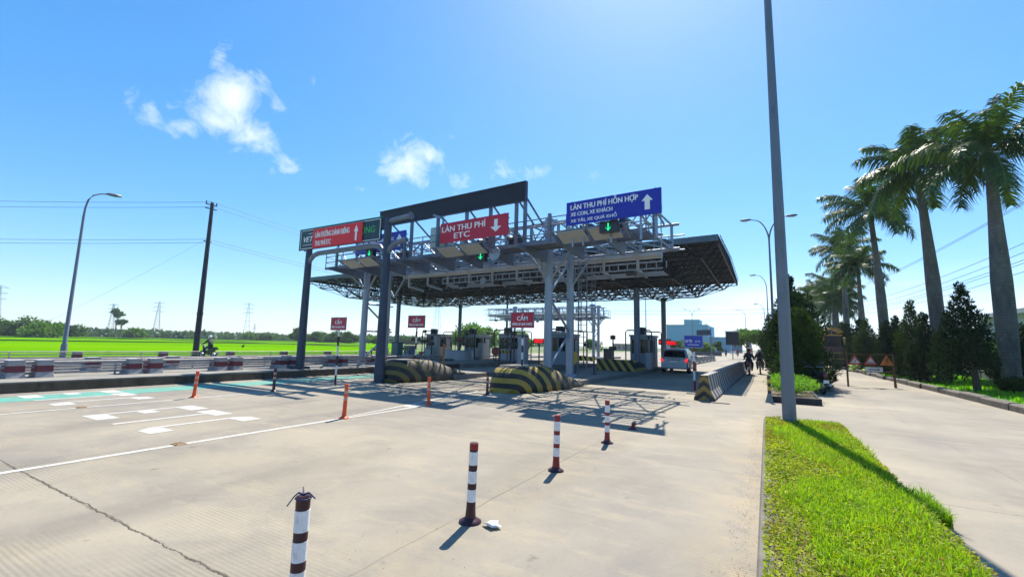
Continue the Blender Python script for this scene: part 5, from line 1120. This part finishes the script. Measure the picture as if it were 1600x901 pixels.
def palm(x, y, h_, r_, k_, label, lean=(0, 0), dry=False, sc=1., rz=0):
    t = thing('palm_tree', label, 'palm', (x, y, .08), rz, 'palms in the row along the right strip')
    lx, ly = lean; H_ = h_; r_ *= .84
    prof_ = [(0, 1.12), (.02, 1.05), (.1, .98), (.3, 1.12), (.5, 1.10), (.7, .85), (.85, .68), (1, .60)]
    MB().tube([(lx*u*u, ly*u*u, H_*u) for u, w in prof_], [r_*w for u, w in prof_], 18).obj('trunk', M_trk, t)
    MB().tube([(lx, ly, H_), (lx, ly, H_+.5), (lx, ly, H_+1.25), (lx, ly, H_+1.7)], [r_*.60, r_*.68, r_*.45, r_*.2], 14).obj('crownshaft', M_shaft, t)
    A, B = CR[k_ % 3]
    for nm, me in (('fronds', A), ('frond_stalks', B)):
        o = bpy.data.objects.new(nm, me); COL.objects.link(o); o.parent = t; o.location = (lx, ly, H_+.95); o.scale = (sc, sc, sc); o.rotation_euler = (0, 0, k_*1.7)
    if dry:
        q = MB(); q.tube([(lx, ly, H_+.4), (lx-.5, ly, H_+.5), (lx-.7, ly, H_-.5), (lx-.6, ly, H_-1.8)], [.05, .05, .04, .02], 6); q.obj('dry_frond', M_dry, t)
    return t
palm(9.62, 29.0, 10.2, .40, 0, 'rightmost and nearest palm with a swollen grey trunk', (.1, 0), sc=1.02, rz=.4)
palm(8.62, 34.2, 11.5, .37, 1, 'second palm from the right, its crown overlapping the nearest palm', (-.25, 0), sc=1.12)
palm(8.2, 45.2, 12.0, .36, 2, 'third palm from the right with hanging dry fronds', (-.3, 0), True, 1.15)
palm(8.5, 56.5, 9.2, .33, 1, 'fourth palm from the right with a short trunk', (0, 0), sc=1.0, rz=1); palm(8.6, 67, 13.0, .34, 0, 'fifth palm from the right, tall behind the short one', sc=1.1, rz=2)
palm(8.5, 77, 9.6, .34, 2, 'sixth palm from the right in the cluster left of the tall trunks', sc=1.1, rz=3); palm(7.6, 90, 9.8, .34, 1, 'leftmost palm, its crown just above the hedge', sc=1.1, rz=4); palm(8.2, 71.5, 7.4, .33, 2, 'short palm low in the cluster between the fifth and sixth palms', sc=1.05, rz=.7); palm(7.3, 100, 9.4, .33, 0, 'small far palm rising left of the cluster over the hedge', sc=1.1, rz=2.2)
palm(9.4, 84, 7.2, .33, 0, 'low palm in the cluster behind the sixth palm', sc=1.05, rz=5)
# ================================================================== WORKS BARRIER WITH WARNING SIGNS
t = thing('works_barrier', 'rusty frame on posts holding three triangular warning signs across the side yard', 'works barrier', (3.38, 27.2, 0), math.atan2(.9, 2.0))
M_rust = mat('rusty_frame', (.14, .07, .035), .8, 0, .4, 6)
for x in (0, 2.12): MB().bar((x, 0, 0), (x, 0, 1.62), .06).obj('post', M_rust, t)
MB().bar((0, 0, 1.58), (2.12, 0, 1.58), .04).bar((0, 0, .74), (2.12, 0, .74), .04).obj('rail', M_rust, t)
MB().bar((2.18, .1, 0), (2.12, 0, .9), .05).bar((2.06, -.15, 0), (2.12, 0, .9), .05).obj('foot_brace', M_rust, t)
M_tri = [mat('triangle_red', (.42, .03, .03), .5), mat('triangle_white', (.55, .52, .52), .5), mat('triangle_orange', (.50, .15, .03), .5)]
for x, mi, mo in ((.36, 1, 0), (1.07, 1, 0), (1.80, 2, 2)):
    z0, z1, hw_ = 1.06, 1.56, .30
    MB().prism([(x-hw_, z0), (x+hw_, z0), (x, z1)], 1, -.045, -.03).obj('warning_triangle', M_tri[mo], t)
    MB().prism([(x-hw_*.66, z0+.08), (x+hw_*.66, z0+.08), (x, z1-.13)], 1, -.053, -.046).obj('triangle_face', M_tri[mi], t)
    q = MB()
    if x < .5: q.bar((x, -.057, z0+.12), (x+.05, -.057, z0+.27), .06, .006); q.sph((x+.04, -.057, z0+.31), .025, 8, 5, (1, .2, 1)); q.bar((x-.08, -.057, z0+.12), (x+.02, -.057, z0+.22), .03, .006)
    elif x < 1.5:
        for dx in (-.10, 0, .10): q.prism([(x+dx-.045, z0+.10), (x+dx+.045, z0+.10), (x+dx+.03, z0+.15), (x+dx-.03, z0+.15)], 1, -.06, -.054)
    else: q.bar((x-.04, -.057, z0+.1), (x-.03, -.057, z0+.34), .03, .006); q.bar((x+.05, -.057, z0+.1), (x+.03, -.057, z0+.34), .03, .006)
    q.obj('symbol', M_blackp, t)
MB().box(.80, 1.58, -.06, -.03, .74, .96).obj('arrow_board', M_tri[1], t); q = MB().box(.95, 1.42, -.067, -.061, .83, .87); q.prism([(1.36, .80), (1.36, .90), (1.47, .85)], 1, -.067, -.061); q.obj('arrow', M_blackp, t)
# ================================================================== YELLOW LOADER (partly behind the hedge)
t = thing('wheel_loader', 'yellow and black wheeled machine with tipped bucket parked at the end of the yard', 'loader', (5.9, 56, 0), R(8))
M_ly = mat('loader_yellow', (.40, .25, .05), .6, 0, .35, 2, .2, dirt=((60, 45, 30), .7)); M_lr = mat('loader_rust', (.16, .08, .07), .7, 0, .3, 2)
MB().loft([[(-1.1, -.4, .5), (1.0, -.4, .5), (1.0, 3, .5), (-1.1, 3, .5)], [(-1.0, -.3, 2.2), (.9, -.3, 2.2), (.9, 2.8, 2.2), (-1.0, 2.8, 2.2)]]).obj('body', M_lr, t, .05)
MB().box(-.7, .8, .2, 1.8, 2.2, 3.3).obj('cab', M_blackp, t, .05); MB().box(-.8, .9, .1, 1.9, 3.3, 3.42).obj('cab_roof', M_ly, t, .03)
q = MB()
for i in range(9):
    a0, a1 = R(200-i*18), R(200-(i+1)*18)
    q.prism([(-.15+1.05*math.cos(a0), 3.0+1.1*math.sin(a0)), (-.15+1.05*math.cos(a1), 3.0+1.1*math.sin(a1)), (-.15+.85*math.cos(a1), 3.0+.9*math.sin(a1)), (-.15+.85*math.cos(a0), 3.0+.9*math.sin(a0))], 1, -1.2, .1)
q.obj('bucket', M_ly, t); MB().bar((-1.15, -.6, .6), (-1.15, -.9, 3.1), .18).obj('lift_arm', M_ly, t); MB().bar((1.05, -.6, .9), (.75, -.9, 3.1), .18).obj('lift_arm', M_ly, t)
for zc in (1.5, .9): MB().box(-1.0, .9, -.55, -.41, zc, zc+.12).obj('cross_bar', M_ly, t)
for sx in (-1.05, .95):
    for yy in (.2, 2.4): MB().tube([(sx-.2, yy, .6), (sx+.2, yy, .6)], .6, 18).obj('wheel', M_black, t, .04)
# small striped marker by the planter corner
t = thing('marker_post', 'short black and yellow marker at the corner of the hedge island', 'marker', (.02, 16.72, 0), 0)
for k_ in range(5): MB().box(-.05, .05, -.03, .0, .25+.12*k_, .25+.12*(k_+1)).obj('stripe', M_yel if k_ % 2 else M_blackp, t)
MB().tube([(0, .0, 0), (0, 0, .3)], .03, 8).obj('stake', M_black, t); MB().loft([[(-.13, -.2, 0), (.10, -.2, 0), (.10, .1, 0), (-.13, .1, 0)], [(-.05, -.05, .28), (.06, -.05, .28), (.06, .05, .28), (-.05, .05, .28)]]).obj('foot', M_conc, t)

# ================================================================== LEFT SIDE: lamp, utility pole, wires
t = thing('street_lamp', 'tall curved lamp post with one lamp head on the far left by the field', 'street lamp', (-40, 10.8, 0), 0)
MB().tube([(0, 0, 0), (0, 0, .9), (0, 0, 1.0), (0, 0, 9.6)], [.17, .17, .12, .07], 10).obj('pole', M_signgrey, t)
MB().tube([(0, 0, 9.6), (0, .03, 10.2), (0, .12, 10.75), (.0, .35, 11.15), (0, .7, 11.35), (0, 1.1, 11.45)], [.07, .06, .055, .05, .045, .04], 8).obj('arm', M_signgrey, t)
l = MB(); l.loft([[(w*math.cos(a), 1.0+u, 11.46+z_*math.sin(a)+u*.05) for a in [2*PI*k/8 for k in range(8)]] for u, w, z_ in ((0, .05, .05), (.12, .14, .10), (.5, .17, .12), (.8, .10, .08), (.88, .03, .03))], sm=True); l.obj('lamp_head', M_galvp, t)
def upole(x, y, h_, label):
    t = thing('utility_pole', label, 'utility pole', (x, y, 0), 0, 'dark utility poles'); M_up = mat('dark_pole', (.035, .035, .05), .8, 0, .3, 2)
    MB().tube([(0, 0, 0), (0, 0, h_)], [.23, .13], 10).obj('pole', M_up, t)
    for z_ in (h_-.15, h_-.5): MB().bar((-.12, -.45, z_), (-.12, .45, z_), .07).obj('crossarm', M_up, t)
    MB().bar((-.25, 0, h_-1.6), (.25, 0, h_-1.6), .08).obj('crossarm', M_up, t); MB().bar((-.1, -.3, h_-3.3), (-.1, .3, h_-3.3), .07).obj('crossarm', M_up, t); MB().tube([(0, 0, 3.4), (0, 0, 3.55)], .25, 8).obj('pole_band', M_up, t)
    q = MB()
    for yy in (-.4, 0, .4): q.tube([(-.12, yy, h_-.12), (-.12, yy, h_+.12)], .04, 6)
    q.obj('insulator', M_dark, t)
upole(-40, 18.6, 12.8, 'dark utility pole beside the rice field, left of the gantry'); upole(-40, 68, 12.8, 'utility pole beyond the field, behind the canopy'); upole(-88, -11.5, 12.8, 'utility pole out at the left edge carrying the same wires')
def wire(p0, p1, sag, label, r_=.014, group='overhead wires on the left'):
    o = MB(); p0, p1 = Vector(p0), Vector(p1); o.tube([p0.lerp(p1, k/24)-Vector((0, 0, sag*4*(k/24)*(1-k/24))) for k in range(25)], r_, 5, cap=False)
    return tag(o.obj('power_line', M_black), label, 'power line', group)
H0 = 12.8
for dz, dx, nm in ((.1, -.12, 'topmost'), (-.35, .1, 'second highest'), (-3.1, -.1, 'third highest'), (-3.4, .1, 'lowest')):
    wire((-88, -11.5+dx*2, H0+dz), (-40+dx, 18.6, H0+dz), .7, f'{nm} overhead wire left of the utility pole'); wire((-40+dx, 18.6, H0+dz), (-40+dx, 68, H0+dz), 1.0, f'{nm} overhead wire right of the utility pole, running behind the gantry')
wire((-40, 18.6, 9.8), (-62, 12, .3), .3, 'thin guy wire slanting from the utility pole down to the field', .006)
for k_, (z_, xo) in enumerate(((8.6, 0), (8.25, .3), (7.9, 0), (7.5, .4), (9.3, .2), (11.8, .1), (12.2, .5))):
    wire((16+xo, 20, z_+.9), (13.5+xo, 90, z_+.4), .9, f'{ORD[k_]} overhead wire behind the palms at the right', .018, 'overhead wires on the right')
wire((-46, 150, 14), (20, 150, 14.5), .8, 'upper thin wire crossing the far sky over the blue building', .04, 'wires crossing far away'); wire((-46, 150, 13), (20, 150, 13.3), .8, 'lower thin wire crossing the far sky over the blue building', .04, 'wires crossing far away')

# ================================================================== BLUE BUILDING, FAR BUILDINGS
M_bb = mat('blue_cladding', (.14, .40, .54), .7, 0, .07, .1); M_bb2 = mat('side_lit_pale_yellow', (.42, .46, .30), .7, 0, .1, .1); M_bt = mat('blue_trim', (.08, .26, .40), .6)
t = thing('blue_building', 'big windowless blue building with a raised block, beyond the canopy', 'building', (0, 230, 0), 0)
MB().box(-43, -23.9, 0, 30, 0, 12.9).obj('main_hall', M_bb, t); MB().box(-34.6, -27.6, -.3, 10, 12.9, 15.4).obj('raised_block', M_bb, t)
MB().box(-23.9, -14.6, 2, 30, 0, 7.2).obj('low_wing', mat('blue_wing', (.09, .30, .45), .7, 0, .08, .1), t); MB().box(-43.2, -23.7, -.25, .0, 12.7, 13.1).box(-34.8, -27.4, -.5, -.3, 15.25, 15.55).box(-23.7, -14.4, 1.8, 2, 7.0, 7.35).obj('parapet', M_bt, t)
MB().box(-23.9, -23.78, .3, 2.0, 0, 12.6).obj('lit_side_strip', M_bb2, t); q = MB()  # pale yellow strip: light on the hall's side face put into its colour
for i in range(12): q.box(-42.9, -24, -.06, 0, 1.0+i*1.0, 1.04+i*1.0)
q.obj('cladding_seam', M_bt, t)
def far_building(x0, x1, y, h_, m_, label, wins=True, d_=10):
    t = thing('far_building', label, 'building', ((x0+x1)/2, y, 0), 0, 'small far buildings'); w = (x1-x0)/2
    MB().box(-w, w, 0, d_, 0, h_).obj('wall', m_, t); MB().box(-w-.3, w+.3, -.3, d_+.3, h_+.001, h_+.35).obj('roof', mat('far_roof', (.22, .20, .20), .8), t)
    q = MB()
    for i in range(max(2, int(w))): a = -w+.6+i*(2*w-1.2)/max(1, int(w)); q.box(a, a+.7, -.05, -.001, h_*.45, h_*.7)
    q.obj('window', M_carglass, t)
far_building(-14.4, -10.6, 245, 6.4, mat('far_blue_grey', (.13, .24, .36), .7), 'small blue grey building right of the low blue wing'); far_building(-10.2, -7.8, 300, 6.5, mat('far_pale', (.4, .42, .48), .7), 'tiny pale building near the end of the road')
far_building(-32, -18, 170, 1.9, mat('far_white', (.62, .60, .56), .7), 'long low white shed in front of the blue building'); far_building(-58, -46, 190, 2.6, mat('far_tan', (.4, .3, .24), .7), 'low tan shed left of the blue building')
far_building(-222, -206, 260, 3, mat('far_white', (.62, .60, .56), .7), 'small white house among the trees behind the field')
# sign box on stilts by the blue building, and dark billboard in front of the green tree
t = thing('roadside_billboard', 'dark backed roadside board on two legs before the round green tree', 'billboard', (-5.0, 84, 0), 0, 'billboards')
MB().box(-1.0, 1.0, 0, .15, 2.4, 4.6).obj('sign_board', M_signback, t); MB().box(-1.2, 1.2, -.1, .3, 4.6, 4.75).obj('hood', M_booth2, t); MB().bar((0, .1, 0), (0, .1, 2.4), .14).bar((.0, .1, 0), (.0, .1, 2.4), .1).obj('leg', M_galvp, t)
t = thing('direction_sign', 'small dark gantry box on a post right above the blue motorbike sign', 'sign', (-9.5, 84, 0), 0)
MB().box(-1.1, 1.1, 0, .15, 4.0, 4.9).obj('sign_board', M_dark, t); MB().bar((1.2, .1, 0), (1.2, .1, 5.3), .16).bar((1.2, .1, 5.0), (-.2, .1, 5.0), .1).obj('post', M_galvp, t)
far_rail = MB(); far_rail.box(-22.5, -9.4, 118, 118.3, 0, .9); tag(far_rail.obj('concrete_parapet', mat('dark_parapet', (.10, .10, .10), .9)), 'long dark low parapet at the far side below the bushes', 'parapet')

# ================================================================== TREES
def tree(x, y, h_, r_, n, m_, label, size=.35, group='far trees', th=.35, name='tree', z=0, flat=.7):
    rs = random.Random(int(abs(x)*13+y*3)); bl = []; t = thing(name, label, 'tree', (x, y, z), 0, group)
    for i in range(15): a = rs.random()*6.28; q = r_*.72*rs.random()**.5; b = r_*rs.uniform(.26, .46); bl.append((q*math.cos(a), q*math.sin(a), h_*(th+(1-th)*rs.uniform(.15, .82)*(1-.3*(q/r_))), b, b, b*flat))
    quads('crown', leafcloud(n, blob_pts(bl, .45), size, .15, .6), m_, parent=t)
    s = MB(); s.tube([(0, 0, 0), (.1, 0, h_*.3), (0, .1, h_*.65)], [r_*.07+.05, r_*.05+.03, .05], 7)
    for i in range(6): b = bl[i]; s.tube([(0, 0, h_*(.22+.04*i)), (b[0]*.8, b[1]*.8, b[2])], [r_*.03+.02, .02], 5)
    s.obj('trunk', M_bark, t); return t
tree(-3.0, 88, 6.2, 2.4, 4200, M_treeA, 'round bright green tree at the end of the barrier row', .30); tree(-.8, 96, 6.4, 2.6, 3500, M_treeB, 'darker tree just right of the round bright green tree', .32); tree(.5, 80, 4.6, 1.8, 2600, M_treeB, 'small dark tree between the round green tree and the hedge', .28)
for i, (x, y, h_, r_, m_, l) in enumerate(((-17, 126, 3.9, 2.6, M_treeA, 'wide green bush at the foot of the blue building, left'), (-13.5, 124, 3.4, 2.2, M_treeA, 'wide green bush at the foot of the low blue wing'), (-21, 130, 4.4, 2.6, M_treeB, 'green bush behind the motorbike lane sign'), (-11.5, 132, 4.6, 1.5, M_treeB, 'narrow dark bush at the right end of the low blue wing'), (-45, 100, 5.2, 2.2, M_treeB, 'tree left of the right toll booth under the canopy'), (-37, 105, 4.0, 2.4, M_treeB, 'low tree behind the right toll booth'))):
    tree(x, y, h_, r_, 2200, m_, l, .34, th=.1)
def TP(px, d_): # bearing helper for the far country: angle from a direction, distance (plan)
    a = math.atan2((px-800)/690*1.0, 1); az = R(29.9)-a*1.0; return (-math.sin(az)*d_, math.cos(az)*d_)
far = [(-30, 250, 14, 11, 'M', 'dark tree clump cut by the left edge of the picture'), (20, 255, 11, 9, 'A', 'lighter tree clump at the far left behind the field'), (52, 250, 13.5, 12, 'B', 'broad dark dome of trees left of the curved lamp post'), (72, 225, 10, 9, 'A', 'green tree clump just left of the curved lamp post'), (112, 275, 12, 9, 'B', 'tree clump just right of the curved lamp post'), (218, 300, 11, 7, 'A', 'single round tree in the field behind the pylons'),
       (470, 240, 15, 6, 'B', 'tall dark tree right of the portal post, at the field end'), (503, 260, 11, 9, 'B', 'tree clump left of the left gantry column'), (530, 250, 11.5, 9, 'B', 'tree clump directly behind the left CẤM sign pole'), (552, 230, 13, 6, 'B', 'taller trees touching the left gantry column'), (590, 240, 9, 7, 'A', 'trees between the left gantry columns'), (640, 270, 9, 9, 'B', 'dark tree clump under the second CẤM sign'), (395, 330, 9, 7, 'A', 'low trees right of the utility pole'), (420, 330, 10, 8, 'B', 'low trees left of the portal post')]
for i, (px, dd, h_, r_, k_, l) in enumerate(far):
    x, y = TP(px, dd); tree(x, y, h_*.5, r_*.72, 2600, M_treeA if k_ == 'A' else M_treeB, l, .9, th=.08, flat=.7)
for i, (px, dd, h_, r_, l) in enumerate(((735, 105, 6.5, 5, 'bright green tree right of the rear left canopy column'), (762, 112, 6.5, 5, 'green tree behind the left-of-centre booth'), (812, 130, 6, 5, 'green tree glimpsed behind the central booth'))):
    x, y = TP(px, dd); tree(x, y, h_, r_, 3000, M_treeA, l, .55, th=.05, flat=.8)
# two thin lone trees by the first pylon
for px, h_, l in ((186, 17, 'thin high tree with a small crown just right of the first pylon'), (194, 11, 'shorter thin tree right of the first pylon')):
    x, y = TP(px, 330); tree(x, y, h_, 3.2, 500, M_treeB, l, 1.2, th=.62, flat=.6)
# far tree line: one mass nobody could count
Vs = []
for i in range(240):
    px = -160+i*4.2; dd = 380+random.uniform(-30, 40); x, y = TP(px, dd); h_ = random.uniform(2.2, 5.2)*(1.25 if 560 < px < 900 else 1)
    pts, D = blob_pts([(x, y, h_*.42, 8, 8, h_*.55)], .5)(120); Vs.append((pts, D))
P = np.concatenate([a for a, b in Vs]); D = np.concatenate([b for a, b in Vs]); P[:, 2] = np.abs(P[:, 2])
quads('far_tree_line', leafcloud(len(P), lambda n: (P, D), 2.6, .1, .7), leafmat('distant_foliage', (.05, .10, .06), (.10, .17, .08), .05, .2), 'long low blue green tree line along the horizon', 'tree line')
# pylons
def pylon(px, dd, h_, label, arms=3):
    x, y = TP(px, dd); t = thing('power_pylon', label, 'pylon', (x, y, 0), R(60), 'far power pylons'); q = MB(); n = 8; r_ = .075*dd/300
    def c(u, k_): w = h_*.085*(1-u*.86); return Vector((w*(1, 1, -1, -1)[k_], w*(1, -1, -1, 1)[k_], h_*u))
    for i in range(n):
        for k_ in range(4): q.bar(c(i/n, k_), c((i+1)/n, k_), r_*1.4); q.bar(c(i/n, k_), c((i+1)/n, (k_+1) % 4), r_); q.bar(c(i/n, k_), c(i/n, (k_+1) % 4), r_)
    q.obj('lattice_tower', M_pyl, t); a_ = MB()
    for i in range(arms): z_ = h_*(.72+.12*i); a_.bar((-h_*.13, 0, z_), (h_*.13, 0, z_), r_*2); a_.bar((-h_*.13, 0, z_), (0, 0, z_+h_*.05), r_); a_.bar((h_*.13, 0, z_), (0, 0, z_+h_*.05), r_)
    a_.obj('crossarm', M_pyl, t)
M_pyl = mat('pylon_steel', (.36, .42, .50), .6, .3)
pylon(178, 420, 23, 'left pylon with wide arms beside the thin lone trees'); pylon(249, 480, 30, 'slim pylon left of the utility pole'); pylon(389, 470, 33, 'pylon between the utility pole and the portal'); pylon(401, 520, 16, 'short slim pylon right of the taller one', 1); pylon(684, 330, 38, 'tall pale pylon between the second CẤM sign and the rear canopy column'); pylon(528, 500, 26, 'pylon behind the left CẤM sign', 2); pylon(-4, 420, 30, 'pylon cut by the left edge of the picture')
# dark bird in the field
b = MB(); b.sph((0, 0, .25), .22, 8, 6, (1.3, .6, .8)); b.sph((.28, 0, .48), .09, 6, 5); b.tube([(.2, 0, .32), (.27, 0, .45)], .05, 6); b.tube([(0, .05, .12), (0, .05, 0)], .02, 5); b.tube([(0, -.05, .12), (0, -.05, 0)], .02, 5); b.loft([[(-.2, y_, .25+z_) for y_, z_ in ((-.08, 0), (.08, 0), (.06, .05), (-.06, .05))], [(-.5, y_, .2+z_) for y_, z_ in ((-.05, 0), (.05, 0), (.04, .03), (-.04, .03))]])
o = b.obj('bird', M_blackp); o.location = (-70, 39, .05); tag(o, 'dark bird standing in the bright rice field', 'bird')

# ================================================================== AIR
hz = MB(); hz.box(-1400, 1400, -900, 1400, -1.2, 45)
ho = hz.obj('haze', bpy.data.materials.new('haze_air')); ho['kind'] = 'stuff'; hm_ = ho.data.materials[0]; hm_.use_nodes = True; hm_.node_tree.nodes.clear()
hv = hm_.node_tree.nodes.new('ShaderNodeVolumePrincipled'); hv.inputs['Color'].default_value = (.80, .90, 1, 1); hv.inputs['Density'].default_value = .00025; hv.inputs['Anisotropy'].default_value = .3
hn = hm_.node_tree.nodes.new('ShaderNodeOutputMaterial'); hm_.node_tree.links.new(hv.outputs[0], hn.inputs['Volume'])
tag(ho, 'thin pale blue air over the whole place', 'haze')
